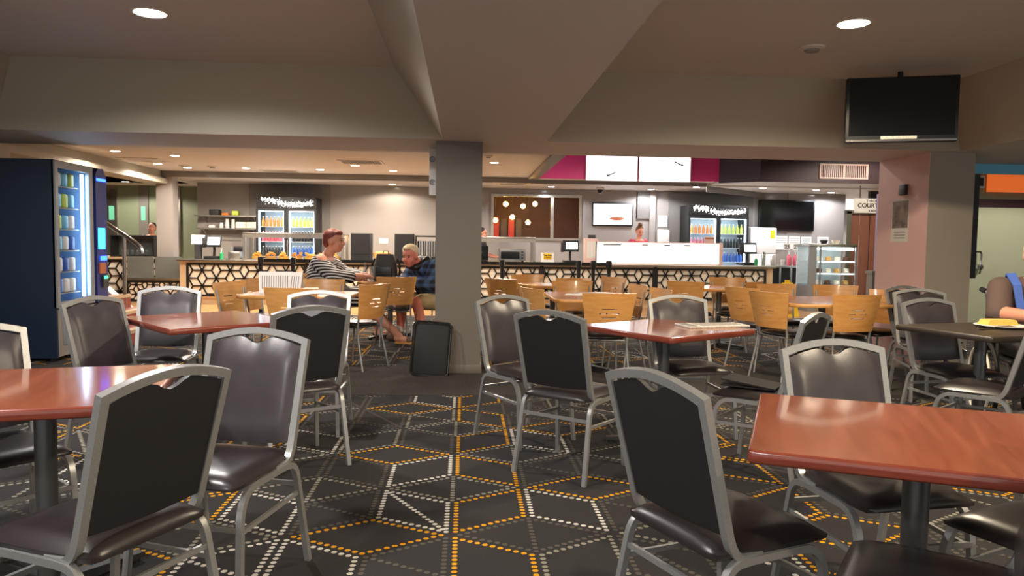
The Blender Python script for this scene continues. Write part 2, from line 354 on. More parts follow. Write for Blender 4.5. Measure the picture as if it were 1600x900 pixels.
b = MB(); b.prism([(5.2, 15.05), (5.85, 14.5), (XR, 14.5), (XR, 15.6), (5.2, 15.6)], 'z', ZS + 0.03, ZS + 0.06); struct(b.build('ceiling_lip', 'ceiling_paint'))
# stepped trim on the edge of the raised ceiling
et = MB(); et.b2(1.30, 1.50, YB1 + 0.02, 15.3, ZC - 0.05, ZC + 0.06); et = struct(et.build('trim_3', 'grey_wall'))
for k in range(9):
    b = MB(); b.b2(1.50, 1.515, 11.0 + k * 0.48, 11.24 + k * 0.48, ZC - 0.03, ZC + 0.02); b.build('slot_cover', 'black', et)
# servery back wall with the pass-through window
b = MB()
b.b2(-6.0, 0.60, YW, YW + 0.12, 0, ZS); b.b2(2.70, 7.6, YW, YW + 0.12, 0, ZS); b.b2(0.60, 2.70, YW, YW + 0.12, 0, 1.38); b.b2(0.60, 2.70, YW, YW + 0.12, 2.40, ZS)
b.b2(7.6, 9.0, YW - 0.02, YW + 0.12, 0, ZS)
wb = struct(b.build('wall_back', 'servery_wall'))
b = MB(); b.b2(-4.85, -3.05, YW - 0.06, YW, 0, ZS); b.b2(4.75, 6.75, YW - 0.06, YW, 0, ZS - 0.05); b.build('dark_panel', 'grey_wall', wb)
b = MB(); b.b2(9.0, XR, 16.0, 16.1, 0, ZS); struct(b.build('wall_courtyard', 'dark_wall'))
b = MB(); b.b2(XL, XL + 0.1, -1.5, 19.5, 0, 3.0); struct(b.build('wall_left', 'dark_wall'))
b = MB(); b.b2(XR - 0.1, XR, -1.5, 19.5, 0, 3.0); struct(b.build('wall_right', 'wall_beige'))
# window frame of the pass-through, with glowing room behind
win = struct(MB().b2(0.60, 2.70, YW - 0.03, YW + 0.02, 2.36, 2.42).b2(0.60, 2.70, YW - 0.03, YW + 0.02, 1.36, 1.42).b2(0.60, 0.66, YW - 0.03, YW + 0.02, 1.42, 2.36).b2(2.64, 2.70, YW - 0.03, YW + 0.02, 1.42, 2.36).build('window_1', 'steel'))
for (x0, x1) in ((0.66, 1.98), (2.05, 2.62)):
    MB().b2(x0, x1, YW + 0.03, YW + 0.035, 1.42, 2.36).build('pane', 'glass', win)
MB().b2(1.98, 2.05, YW - 0.02, YW + 0.04, 1.42, 2.36).build('mullion', 'steel', win)
struct(MB().b2(-0.5, 4.5, 20.2, 20.3, 0, 2.8).b2(-0.5, -0.4, YW + 0.12, 20.2, 0, 2.8).b2(4.4, 4.5, YW + 0.12, 20.2, 0, 2.8).build('wall_kitchen', 'choc'))
struct(MB().b2(-0.5, 4.5, YW + 0.12, 20.3, 2.62, 2.7).build('ceiling_kitchen', 'wall_beige'))
# columns
def column(x0, x1, y0, y1, m, z1=ZB, sk=True, name='column'):
    o = struct(MB().b2(x0, x1, y0, y1, 0, z1).build(name, m))
    if sk: MB().b2(x0 - 0.012, x1 + 0.012, y0 - 0.012, y1 + 0.012, 0, 0.085, 0.004).build('skirting', m, o)
    return o
column(-0.285, 0.165, 7.27, 8.15, 'column_grey')
c2 = column(4.70, 5.18, 7.27, 8.18, 'column_pale')
MB().b2(4.694, 4.70, 7.27, 8.18, 0.09, ZB).build('pink_lit_face', 'column_pink_lit', c2)  # left side of the column, purple-pink light put into its colour
column(5.80, 6.2, 10.0, 10.15, 'purple_lit', 2.05)  # post tinted purple for the light falling on it
MB().b2(5.70, 5.79, 10.0, 10.15, 0, .93).b2(5.685, 5.798, 9.98, 10.17, .93, .97).build('half_wall', 'grey_wall'); struct(bpy.data.objects['half_wall'])
# left side: dark wall behind the vending machine, pier, bulkhead with cove, servery pier
struct(MB().b2(XL, -5.85, 9.6, 9.75, 0, ZC).build('wall_dark_left', 'dark_wall'))
column(-5.85, -5.73, 9.5, 9.8, 'wall_beige', ZC, False, 'pier')
struct(MB().prism([(-6.45, 2.40), (-6.02, 2.40), (-6.02, 2.50), (-6.14, 2.50), (-6.14, 2.66), (-6.45, 2.66)], 'y', 9.8, 15.5).build('bulkhead', 'wall_beige'))
column(-6.25, -5.93, 15.5, 15.8, 'servery_wall', ZS, False, 'pier')
# kitchen corner seen past the pier: pale green-grey tiled back with green-lit openings
kw = struct(MB().b2(XL, -6.0, 18.4, 18.5, 0, ZS).build('wall_kitchen_left', 'green_wall'))
for k, (x0, x1) in enumerate(((-9.2, -9.1), (-8.5, -8.38), (-7.75, -7.65), (-7.0, -6.9))):
    MB().b2(x0 - 0.06, x1 + 0.06, 18.34, 18.4, 0.9, ZS).build('door_jamb', 'steel' if k % 2 else 'grey_wall', kw)
    MB().b2(x0, x1, 18.33, 18.35, 1.72, 2.05).build('lit_opening', 'led_green_soft', kw)
# right corridor seen past the column
struct(MB().b2(8.1, XR, 11.8, 11.9, 0, 2.7).build('wall_corridor', 'green_wall'))
struct(MB().b2(5.2, XR, YB1 - 0.02, YB1 + 0.05, 2.16, 2.27).build('trim_4', 'sky'))
struct(MB().b2(8.1, XR, 11.72, 11.8, 1.98, 2.12).build('trim_5', 'maroon'))
# stairs beside the vending machine: risers and treads of red tile climbing to the left
st = struct(MB().b2(-5.6, -4.35, 9.2, 10.5, 0, 0.02).build('stair', 'tile_red'))
for k in range(3):
    x1 = -4.0 - 0.3 * k
    MB().b2(-5.6, x1, 9.1, 10.5, 0.17 * k, 0.17 * (k + 1)).build('step', 'tile_red', st)
    MB().b2(x1 - 0.09, x1 + 0.012, 9.1, 10.5, 0.17 * (k + 1), 0.17 * (k + 1) + 0.012).b2(x1, x1 + 0.012, 9.1, 10.5, 0.17 * (k + 1) - 0.03, 0.17 * (k + 1)).build('nosing', 'step_edge', st)
MB().prism([(-4.30, 0), (-4.42, 0.10), (-5.6, 1.18), (-5.6, 0)], 'y', 10.5, 10.62).build('stringer_wall', 'plinth', st)
MB().prism([(-4.38, 0.08), (-4.42, 0.14), (-5.6, 1.22), (-5.6, 1.17)], 'y', 10.46, 10.64).build('capping', 'white', st)

# ---------------------------------------------------------------- downlights
def downlight(x, y, z, label, r=0.085, m='lens', pw=1.0, tint=None):
    t = thing('downlight', label, 'light', (x, y, z), 0, 'recessed ceiling downlights')
    MB().lathe([(r, -0.004), (r + 0.025, -0.004), (r + 0.028, 0.0), (r, 0.0)], n=24, cap=False).build('trim_ring', 'ring', t)
    MB().lathe([(0.002, -0.006), (r, -0.003)], n=24, cap=False).build('lens', m, t)
    L = bpy.data.lights.new('beam', 'SPOT'); L.energy = (TRAY_W if r > 0.1 else REAR_W) * pw; L.spot_size = R(162); L.spot_blend = 0.22; L.shadow_soft_size = r
    L.color = (0.93, 0.95, 1.0) if m == 'lens_cool' else (tint or (1.0, 0.88, 0.74)); lo = bpy.data.objects.new('beam', L); COL.objects.link(lo); lo.parent = t; lo.location = (0, 0, -0.02)
    return t
for a in [(-2.18, 5.35, ZT, 'round downlight in the left ceiling tray'), (2.67, 5.06, ZT, 'round downlight in the right ceiling tray near the television'),
          (-2.18, 2.2, ZT, 'round downlight in the left ceiling tray, nearer than the photo shows'), (2.67, 1.8, ZT, 'round downlight in the right ceiling tray, nearer than the photo shows'),
          (-2.18, -0.6, ZT, 'round downlight in the left ceiling tray, behind the viewer'), (2.67, -0.6, ZT, 'round downlight in the right ceiling tray, behind the viewer')]:
    downlight(*a, r=0.105, tint=(1.0, 0.95, 0.93) if a[0] < 0 else (1.0, 0.83, 0.60), pw=1.1 if a[0] < 0 else 1.25)
for a in [(-5.53, 12.18, 'leftmost downlight above the stairs by the dark vending machine'), (-4.79, 12.65, 'larger downlight near the vending machine, right of the leftmost one'), (-5.65, 14.1, 'downlight beside the left ceiling vent, above the handrail'),
          (-4.2, 14.6, 'small downlight before the bulkhead, above the left drinks fridge'), (-2.8, 14.6, 'small downlight before the bulkhead, right of the left drinks fridge'), (-2.0, 13.7, 'larger downlight below the slatted ceiling vent'),
          (-1.40, 14.6, 'small downlight before the bulkhead, beside the grey pillar'), (0.49, 12.72, 'downlight just right of the grey pillar'), (-5.35, 14.75, 'small downlight at the pier end of the bulkhead')]:
    downlight(a[0], a[1], ZC, a[2], r=0.07, pw=.5 if a[0] < -5 else 1.15)
for a in [(4.2, 16.6, 'downlight over the servery above the server with the bun'), (4.97, 15.75, 'small downlight right of the lit menu screens'), (6.40, 15.65, 'downlight under the maroon bulkhead, over the end of the counter'),
          (7.7, 15.9, 'downlight right of the black wall television'), (8.4, 16.6, 'small downlight near the courtyard sign'), (-1.6, 16.5, 'downlight over the servery behind the black cases')]:
    downlight(a[0], a[1], ZS, a[2], r=0.07, m='lens_cool' if a[0] > 0 else 'lens', pw=.45)
downlight(4.1, 10.2, 3.45, 'downlight hidden above the beam over the timber tables', r=0.09)
downlight(3.0, 12.4, 3.45, 'downlight hidden above the beam before the counter', r=0.09, pw=.7); downlight(-2.0, 10.0, ZC, 'downlight hidden behind the beam above the seated couple', r=0.09)

downlight(-7.6, 17.2, ZS, 'added downlight brightening the left kitchen corner', r=0.07)  # no lamp seen here, added to brighten the kitchen wall
downlight(1.9, 16.4, ZS, 'downlight over the servery before the pass through window', r=0.07, m='lens_cool', pw=.6)
downlight(1.6, 18.6, 2.62, 'added warm downlight for the glow in the room beyond the window', r=0.07, pw=.5, tint=(1, .7, .4))  # extra lamp besides the pendants, added for the warm glow inside
# ---------------------------------------------------------------- stacking chairs
def arc(p, q, c, n=5):
    """quadratic bend from p to q around control c"""
    p, q, c = Vector(p), Vector(q), Vector(c)
    return [p * (1 - t) ** 2 + c * (2 * t * (1 - t)) + q * t ** 2 for t in [k / n for k in range(n + 1)]]
def make_chair():
    t = thing('stacking_chair', 'x', 'chair')
    W = 0.205
    def Yb(z): return -0.145 - (z - 0.50) * 0.27            # lean of the back
    # back frame: from seat rail, up the post, over the arched top, down again
    path = [Vector((-W + 0.01, -0.02, 0.435))] + arc((-W + 0.005, -0.09, 0.437), (-W, Yb(0.54), 0.54), (-W, -0.135, 0.44), 5)
    top = []
    zc, za = 0.885, 0.922
    for k in range(13):
        x = -W + 2 * W * k / 12; z = zc + (za - zc) * (1 - (abs(x) / W) ** 1.8) - (0.012 if abs(x) < W * 0.55 else 0.0) * (1 - abs(x) / (W * 0.55)) * 0.0
        top.append(Vector((x * 1.03, Yb(z), z)))
    left = path; right = [Vector((-p.x, p.y, p.z)) for p in reversed(path)]
    MB().tube(left + top + right, 0.026, ref=(0, 1, 0.2), h=0.024).build('back_frame', 'chair_frame', t, sharp=50)
    # padded panel with the scalloped hand hold: columns follow the top curve
    def ztop(x):
        a = abs(x) / (W - 0.014); z = zc + (za - zc) * (1 - a ** 1.8) - 0.016
        if abs(x) < 0.075: z -= 0.034 * (math.cos(abs(x) / 0.075 * math.pi) * 0.5 + 0.5) + 0.0
        elif abs(x) < 0.12: z -= 0.0
        return z
    nx, nz = 17, 9; V = []; Fq = []
    for side in (0, 1):
        for j in range(nz):
            for i in range(nx):
                u = i / (nx - 1); x = (-1 + 2 * u) * (W - 0.010); z0 = 0.505 + 0.01 * (1 - abs(2 * u - 1) ** 2) * -1; z = z0 + (ztop(x) - z0) * j / (nz - 1)
                e = min(1, min(u, 1 - u) / 0.10) * min(1, min(j, nz - 1 - j) / 1.6); e = math.sin(min(1, max(0, e)) * math.pi / 2)
                y = Yb(z) + ((0.010 + 0.022 * e) if side == 0 else (-0.007 - 0.002 * e)); V.append((x, y, z))
    o = nx * nz
    fr = MB(); bk = MB()
    Fr = [(j * nx + i, j * nx + i + 1, (j + 1) * nx + i + 1, (j + 1) * nx + i) for j in range(nz - 1) for i in range(nx - 1)]
    ring = [i for i in range(nx)] + [j * nx + nx - 1 for j in range(1, nz)] + [(nz - 1) * nx + i for i in range(nx - 2, -1, -1)] + [j * nx for j in range(nz - 2, 0, -1)]
    fr.add(V[:o], Fr); bk.add(V, [tuple(k + o for k in f) for f in Fr] + [(ring[k], ring[(k + 1) % len(ring)], ring[(k + 1) % len(ring)] + o, ring[k] + o) for k in range(len(ring))])
    fr.build('backrest', 'vinyl', t, 80); bk.build('back_panel', 'vinyl_back', t, 50)
    # seat: domed cushion
    V = []; n = 13; m = 13
    for j in range(m):
        for i in range(n):
            u, v = -1 + 2 * i / (n - 1), -1 + 2 * j / (m - 1)
            hw = 0.212 - 0.012 * (v < 0) * -v; x = u * hw; y = 0.035 + v * 0.215
            cr = max(0, 1 - (max(abs(u), abs(v)) ** 6)); e = (max(0, 1 - abs(u) ** 4) * max(0, 1 - abs(v) ** 4)) ** 0.45
            if abs(u) > 0.85 and abs(v) > 0.85: x *= 0.975; y = 0.035 + (y - 0.035) * 0.975
            V.append((x, y, 0.448 + 0.036 * e + (0.006 * (1 - v) * 0.5)))
    k0 = len(V); low = [(x * 0.985, y, 0.435) for (x, y, z) in V]
    Fr = [(j * n + i, j * n + i + 1, (j + 1) * n + i + 1, (j + 1) * n + i) for j in range(m - 1) for i in range(n - 1)]
    ring = [i for i in range(n)] + [j * n + n - 1 for j in range(1, m)] + [(m - 1) * n + i for i in range(n - 2, -1, -1)] + [j * n for j in range(m - 2, 0, -1)]
    MB().add(V + low, Fr + [tuple(k + k0 for k in f[::-1]) for f in Fr] + [(ring[k], ring[(k + 1) % len(ring)], ring[(k + 1) % len(ring)] + k0, ring[k] + k0) for k in range(len(ring))]).build('seat', 'seat_vinyl', t, 60)
    for s in (-1, 1):
        x = s * 0.213
        MB().tube([(x + s * 0.012, -0.235, 0)] + arc((x, -0.165, 0.36), (x - s * 0.004, -0.10, 0.425), (x, -0.15, 0.425), 5) + [(x - s * 0.004, -0.06, 0.427)], 0.022, ref=(1, 0, 0), h=0.022).build('leg', 'chair_frame', t, 50)
        MB().tube([(x + s * 0.012, 0.255, 0)] + arc((x, 0.225, 0.33), (x - s * 0.004, 0.13, 0.425), (x, 0.21, 0.425), 6) + [(x - s * 0.004, 0.09, 0.426)], 0.022, ref=(1, 0, 0), h=0.022).build('leg', 'chair_frame', t, 50)
        MB().tube([(x - s * 0.004, -0.061, 0.427), (x - s * 0.004, 0.091, 0.426)], 0.022, ref=(1, 0, 0), h=0.022).build('seat_rail', 'chair_frame', t)
        MB().tube([(x, -0.175, 0.30), (x, 0.228, 0.285)], 0.016, ref=(1, 0, 0), h=0.012).build('side_stretcher', 'chair_frame', t)
    MB().tube([(-0.213, -0.17, 0.335), (0.213, -0.17, 0.335)], 0.018, ref=(0, 1, 0), h=0.012).build('rear_stretcher', 'chair_frame', t)
    MB().box((0, 0.235, 0.30), (0.42, 0.014, 0.018)).build('front_stretcher', 'chair_frame', t)
    return t
chair0 = make_chair(); used = []
def put(proto, c, f, label, group, name=None):
    o = proto if proto.name not in used else copy_tree(proto)
    used.append(proto.name)
    o.location = (c[0], c[1], 0); o.rotation_euler = (0, 0, rot_of(f)); tag(o, label, 'chair', group); return o
G1 = 'silver framed vinyl stacking chairs'
for c, f, l in [
    ((-1.04, 2.20), (-.90, .43), 'large nearest silver framed dark vinyl chair seen from behind at the left'),
    ((-0.90, 2.80), (-.27, -.96), 'silver framed vinyl chair facing the viewer, its back tinted purple, behind the nearest left chair'),
    ((-0.97, 4.32), (-.54, .84), 'dark vinyl chair seen from behind, between the purple tinted chair and the carpet aisle'),
    ((-1.04, 5.12), (-.02, -1), 'vinyl chair with bright white frame facing the viewer across the second left table'),
    ((-2.17, 5.42), (.1, -.99), 'dark grey vinyl chair behind the left corner of the second left table'),
    ((-2.03, 4.56), (.93, -.36), 'vinyl chair turned sideways in front of the lit vending machine'),
    ((-1.86, 2.99), (.75, -.66), 'vinyl chair cut by the left picture edge behind the nearest left table'),
    ((0.61, 4.15), (.61, .79), 'dark vinyl chair seen from behind at the middle right table, right of the carpet aisle'),
    ((0.40, 4.86), (.55, -.83), 'olive sheened vinyl chair just right of the grey pillar, facing right'),
    ((1.57, 5.00), (.12, -.99), 'dark vinyl chair facing the viewer behind the middle right table'),
    ((0.77, 2.16), (.92, .40), 'large nearest chair seen from behind at the left end of the front right table'),
    ((1.47, 2.53), (.14, -.99), 'dark grey vinyl chair facing the viewer behind the front right table'),
    ((3.40, 4.90), (.16, -.98), 'vinyl chair behind the dark brown table, crossed by its edge'),
    ((4.02, 6.12), (-.2, -.98), 'vinyl chair beside the wheelchair, second from the pale column'),
    ((4.28, 6.60), (.28, -.96), 'vinyl chair nearest the base of the pale column'),
    ((1.75, 4.10), (-.72, .69), 'vinyl chair turned left with a black folder on its seat'),
    ((1.20, 1.70), (-.8, .6), 'vinyl chair at the bottom edge under the front right table, only its seat showing'),
    ((1.80, 2.06), (-.93, -.35), 'vinyl chair in the bottom right corner under the front right table'),
    ((3.17, 4.22), (-.6, .8), 'vinyl chair in front of the dark brown table with only its seat in view'),
]: put(chair0, c, f, l, G1)

# ---------------------------------------------------------------- tables
def table(c, rz, sx, sy, label, top='cherry', edge='cherry_edge', z=0.765, th=0.036, clip=0.0, name='cafe_table', group='pedestal tables', pole='table_pole'):
    t = thing(name, label, 'table', (c[0], c[1], 0), R(rz), group); x, y = sx / 2, sy / 2; k = clip
    if k: poly = [(-x + k, -y), (x - k, -y), (x, -y + k), (x, y - k), (x - k, y), (-x + k, y), (-x, y - k), (-x, -y + k)]
    else:
        poly = []
        for (cx_, cy_, a0) in ((x - .012, -y + .012, -90), (x - .012, y - .012, 0), (-x + .012, y - .012, 90), (-x + .012, -y + .012, 180)):
            poly += [(cx_ + .012 * math.cos(R(a0 + d)), cy_ + .012 * math.sin(R(a0 + d))) for d in (0, 45, 90)]
    def ring(ins, zz):
        return [(px * (1 - ins / x), py * (1 - ins / y), zz) for (px, py) in poly]
    n = len(poly)
    b_ = MB(); b_.add(ring(0.007, z), [tuple(range(n))]); b_.build('table_top', top, t)
    e = MB(); rings = [ring(0.007, z), ring(0.002, z - 0.003), ring(0.0, z - 0.008), ring(0.0, z - th + 0.006), ring(0.004, z - th)]
    e.add([p for r_ in rings for p in r_], [(i * n + q, i * n + (q + 1) % n, (i + 1) * n + (q + 1) % n, (i + 1) * n + q) for i in range(4) for q in range(n)] + [tuple(4 * n + q for q in range(n))])
    e.build('table_edge', edge, t, 50)
    MB().cyl((0, 0, 0.045), (0, 0, z - th), 0.036, n=20).build('pole', pole, t)
    MB().box((0, 0, z - th - 0.008), (0.36, 0.05, 0.014)).box((0, 0, z - th - 0.009), (0.05, 0.36, 0.014)).build('top_bracket', 'table_base', t)
    for q in range(4):
        a = R(45 + 90 * q); d = Vector((math.cos(a), math.sin(a), 0)); L = 0.36 if min(sx, sy) > 0.65 else 0.3
        s_ = Vector((-d.y, d.x, 0)); vs_ = []
        for (r_, h_, w_) in ((0.0, 0.062, 0.032), (L, 0.036, 0.022)):
            for sg in (-1, 1): vs_ += [d * r_ + s_ * (sg * w_) + Vector((0, 0, 0.016)), d * r_ + s_ * (sg * w_) + Vector((0, 0, h_))]
        ft = MB().add(vs_, [(0, 1, 3, 2), (4, 6, 7, 5), (0, 4, 5, 1), (2, 3, 7, 6), (1, 5, 7, 3), (0, 2, 6, 4)]).build('base_arm', 'table_base', t)
        MB().cyl(d * (L - 0.03), d * (L - 0.03) + Vector((0, 0, 0.018)), 0.022, n=10).build('foot_pad', 'rubber', ft)
    return t
table((-1.48, 2.69), 12.7, .80, .80, 'glossy cherry wood table cut by the left edge, reflecting cool light')
table((-1.69, 4.98), 40, .80, .92, 'glossy cherry wood table second from the left front, before the stairs')
table((1.29, 4.66), 33, .80, .80, 'glossy cherry wood table at middle right with a newspaper on it')
table((1.31, 2.02), -24.3, .90, .80, 'glossy cherry wood table large in the bottom right corner')
table((3.42, 4.66), 15, .72, .72, 'dark brown table with a plate of food beside the wheelchair', 'dark_top', 'dark_top')
BT = dict(top='beech_dark', edge='beech', clip=0.09, group='clipped corner timber tables')
table((-1.62, 7.45), -8, 1.05, .80, 'timber table holding upright menus, left of the seated couple', **BT)
table((-0.99, 9.98), 0, .80, .72, 'timber table between the seated woman and man', **BT)
table((1.25, 7.50), 0, .78, 1.15, 'timber table with papers and six chairs behind the middle right table', **BT)
table((1.15, 9.55), 0, .80, .80, 'farthest timber table just right of the grey pillar', **BT)
table((3.25, 9.25), 0, .75, .75, 'timber table before the right end of the lattice counter', **BT)
table((3.57, 7.15), 0, 1.05, 1.10, 'timber table by the glass cake cabinet, reflecting its light', **BT)

# ---------------------------------------------------------------- timber backed cafe chairs
def make_wood():
    t = thing('timber_chair', 'x', 'chair')
    zs = [0.515, 0.585, 0.635, 0.645, 0.672, 0.684, 0.712, 0.722, 0.775, 0.815, 0.86]
    us = [-1, -.85, -.7, -.55, -.42, -.30, -.20, -.08, .08, .20, .30, .42, .55, .7, .85, 1]
    def fn(u, z):
        hw = 0.195 + (z - 0.515) * 0.15; x = u * hw; y = -0.185 - (z - 0.5) * 0.16 - 0.045 * (1 - u * u)
        a = Vector((1, 0.09 * u / max(hw, .01), 0)).normalized(); n = Vector((-a.y, a.x, 0.16)).normalized()
        return (x, y, z), n
    skip = {(i, 2) for i in range(5, 10)} | {(i, 4) for i in range(4, 11) if i != 7} | {(i, 6) for i in range(5, 10)}
    MB().shell(fn, us, zs, 0.012, skip).build('backrest', 'beech', t, 45)
    V = []; k = 20; sp = []
    for (r_, z) in ((0.001, 0.482), (0.12, 0.481), (0.175, 0.474), (0.197, 0.462), (0.200, 0.450), (0.192, 0.440), (0.001, 0.438)):
        for q in range(k):
            a = 2 * math.pi * q / k; cx_, sy_ = math.cos(a), math.sin(a); p = 3.2; rr = r_ / ((abs(cx_) ** p + abs(sy_) ** p) ** (1 / p))
            sp.append((rr * cx_, 0.01 + rr * sy_, z))
    MB().add(sp, [(i * k + q, i * k + (q + 1) % k, (i + 1) * k + (q + 1) % k, (i + 1) * k + q) for i in range(6) for q in range(k)]).build('seat', 'black_vinyl', t, 70)
    MB().tube([(-.165, -.165, .428), (.165, -.165, .428), (.165, .17, .428), (-.165, .17, .428)], 0.010, n=6, close=True).build('seat_frame', 'table_pole', t)
    for s in (-1, 1):
        MB().tube([(s * .205, -.255, 0), (s * .188, -.185, .30), (s * .182, -.17, .44), (s * .186, -.194, .56), (s * .205, -.232, .80)], 0.011, n=7).build('leg', 'chair_frame', t, 60)
        MB().tube([(s * .20, .225, 0), (s * .172, .17, .43)], 0.011, n=7).build('leg', 'chair_frame', t, 60)
        for z in (0.58, 0.77): MB().ell((s * (0.19 + (z - .56) * .07), -.19 - (z - .56) * .16 - 0.012, z), (.007, .007, .007), 8, 5).build('stud', 'chrome', t)
    return t
wood0 = make_wood()
G2 = 'timber backed cafe chairs'
for c, f, l in [
    ((-2.15, 7.55), (.93, -.37), 'timber chair at the left end of the table with menus'),
    ((-2.10, 8.25), (.99, -.13), 'timber chair mostly hidden behind the upright menus'),
    ((-1.56, 7.05), (.04, 1), 'timber chair seen from behind in front of the upright menus'),
    ((-1.56, 8.15), (.1, -.99), 'timber chair just in front of the woman in stripes'),
    ((-1.10, 7.62), (-.85, .53), 'timber chair seen edge on with tall silver legs, left of the black backpack'),
    ((-0.88, 9.33), (-.22, .97), 'timber chair seen from behind in front of the couple, backpack before it'),
    ((-1.80, 9.78), (1, 0), 'timber chair under the woman in stripes'),
    ((-0.38, 9.90), (-.8, -.6), 'chair under the man in the plaid jacket, beside the grey pillar'),
    ((0.60, 9.12), (.66, .75), 'timber chair with bright slots nearest the grey pillar'),
    ((0.95, 9.98), (.3, -.95), 'pale lit timber chair against the lattice at the farthest table'),
    ((0.88, 7.85), (.95, .2), 'timber chair on the left of the six chair table, the farther of two'),
    ((0.88, 7.20), (.9, .35), 'timber chair on the left of the six chair table, the nearer of two'),
    ((1.28, 8.30), (.1, -.99), 'timber chair at the far end of the six chair table, facing the viewer'),
    ((1.45, 9.0), (.3, -.95), 'timber chair just behind the far end of the six chair table'),
    ((1.75, 9.50), (-.87, -.49), 'yellow lit timber chair with dark slots below the barrier end post'),
    ((1.62, 7.78), (-.98, -.18), 'timber chair on the right of the six chair table, the farther of two'),
    ((1.70, 7.14), (-.98, -.18), 'timber chair on the right of the six chair table, the nearer of two'),
    ((1.27, 6.70), (-.05, 1), 'large timber chair seen from behind, directly behind the middle right table'),
    ((2.83, 8.95), (.67, .74), 'timber chair with three bright slots at the left of the lit timber table'),
    ((3.55, 9.66), (-.18, -.98), 'yellow lit timber chair facing the viewer against the right lattice panel'),
    ((3.38, 9.00), (-.7, .71), 'timber chair turned left before the right lattice panel'),
    ((3.12, 7.65), (.9, .43), 'timber chair seen from behind, left of the cake cabinet table, the farther of two'),
    ((3.62, 8.06), (.1, -.99), 'timber chair at the far side before the yellow floor sign'),
    ((3.13, 7.00), (.9, .4), 'timber chair seen from behind, left of the cake cabinet table, the nearer of two'),
    ((4.16, 7.95), (-.3, -.95), 'timber chair facing the viewer between the cake cabinet and the pale column'),
    ((3.58, 6.80), (-.1, 1), 'large timber chair seen from behind beside the pale column'),
    ((4.14, 7.20), (-.9, -.4), 'timber chair turned left against the pale column, behind the large one'),
]: put(wood0, c, f, l, G2)
# ---------------------------------------------------------------- lattice fronted counter
def clip_seg(p, q, x0, x1, z0, z1):
    t0, t1 = 0.0, 1.0; dx, dz = q[0] - p[0], q[1] - p[1]
    for d, a, lo, hi in ((dx, p[0], x0, x1), (dz, p[1], z0, z1)):
        if abs(d) < 1e-9:
            if a < lo or a > hi: return None
        else:
            ta, tb = (lo - a) / d, (hi - a) / d
            t0, t1 = max(t0, min(ta, tb)), min(t1, max(ta, tb))
    return None if t1 - t0 < 0.02 else ((p[0] + dx * t0, p[1] + dz * t0), (p[0] + dx * t1, p[1] + dz * t1))
def lattice(x0, x1, z0, z1, y, parent, s=0.18, wd=0.030, ph=0.0, along=None):
    """star lattice of bars (one cut screen) with its frame, in the plane y"""
    b = MB(); h = math.sqrt(3) / 2 * s
    for j in range(-1, int((z1 - z0) / h) + 2):
        for i in range(-2, int((x1 - x0) / (3 * s)) + 3):
            cx_, cz_ = x0 + ph + 3 * s * i + (1.5 * s if j % 2 else 0), z0 + 0.02 + h * j
            for k in range(6):
                q = (cx_ + s * math.cos(R(60 * k)), cz_ + s * math.sin(R(60 * k)))
                g = clip_seg((cx_, cz_), q, x0, x1, z0, z1)
                if g: b.tube([(g[0][0], y, g[0][1]), (g[1][0], y, g[1][1])], wd * 0.86, ref=(0, 1, 0), h=0.018)
            for k in (0, 1): # joins between neighbouring three way nodes
                pass
    b.b2(x0 - .02, x1 + .02, y - .012, y + .012, z1 - .01, z1 + .03).b2(x0 - .02, x1 + .02, y - .012, y + .012, z0 - .03, z0 + .01)
    b.b2(x0 - .03, x0 + .01, y - .014, y + .014, z0, z1).b2(x1 - .01, x1 + .03, y - .014, y + .014, z0, z1)
    return b.build('lattice_screen', 'black', parent)
XC0, XC1 = -5.58, 6.36
ct = thing('servery_counter', 'long servery counter with cream front behind black star lattice and steel top', 'counter', (0, YK, 0))
MB().b2(XC0, XC1, 0.02, 0.80, 0.14, 0.85).build('body', 'cream', ct)
MB().b2(XC0, XC1, 0.05, 0.75, 0.0, 0.14).build('plinth', 'plinth', ct)
MB().b2(XC0 - .03, XC1 + .03, -0.10, 0.85, 0.845, 0.89, 0.008).build('steel_top', 'steel', ct)
for x_ in (XC0, XC1 - .12): MB().b2(x_, x_ + .12, 0.0, 0.05, 0.0, 0.85).build('end_post', 'plinth', ct)
wp = (XC1 - XC0 - .24) / 5
for k in range(5): lattice(XC0 + .16 + wp * k, XC0 + .12 + wp * (k + 1) - .05, 0.19, 0.79, -0.005, ct, ph=0.11 * k)
for k in range(1, 5): MB().b2(XC0 + .12 + wp * k - .03, XC0 + .12 + wp * k + .03, -0.02, 0.02, 0.14, 0.84).build('divider_post', 'black', ct)
ZK = 0.89
# lower counter on the left, behind the hand rail
lc = thing('side_counter', 'lower servery counter with lattice front behind the stair hand rail', 'counter', (0, 15.9, 0))
MB().b2(-9.2, -6.28, 0.02, 0.8, 0.12, 0.86).build('body', 'cream', lc); MB().b2(-9.2, -6.28, 0.06, 0.7, 0, 0.12).build('plinth', 'plinth', lc)
MB().b2(-9.25, -6.26, -0.06, 0.85, 0.855, 0.90, 0.006).build('timber_top', 'plinth', lc)
for k in range(2): lattice(-9.15 + 1.45 * k, -7.78 + 1.45 * k, 0.17, 0.80, -0.005, lc)
gp = thing('glass_barrier', 'smoky glass barrier panel on a low lattice plinth beside the pier', 'barrier', (-6.1, 15.15, 0))
MB().b2(-.62, .45, 0.0, 0.14, 0, 0.46).build('plinth', 'cream', gp); MB().b2(-.66, .5, -.04, .18, 0.46, 0.50).build('ledge', 'steel', gp)
lattice(-.58, .42, 0.06, 0.42, -0.01, gp, s=0.11, wd=0.022)
for k in range(2): MB().b2(-.62 + .55 * k, -.10 + .55 * k, 0.06, 0.07, 0.50, 0.93).build('glass_panel', 'smoke', gp)

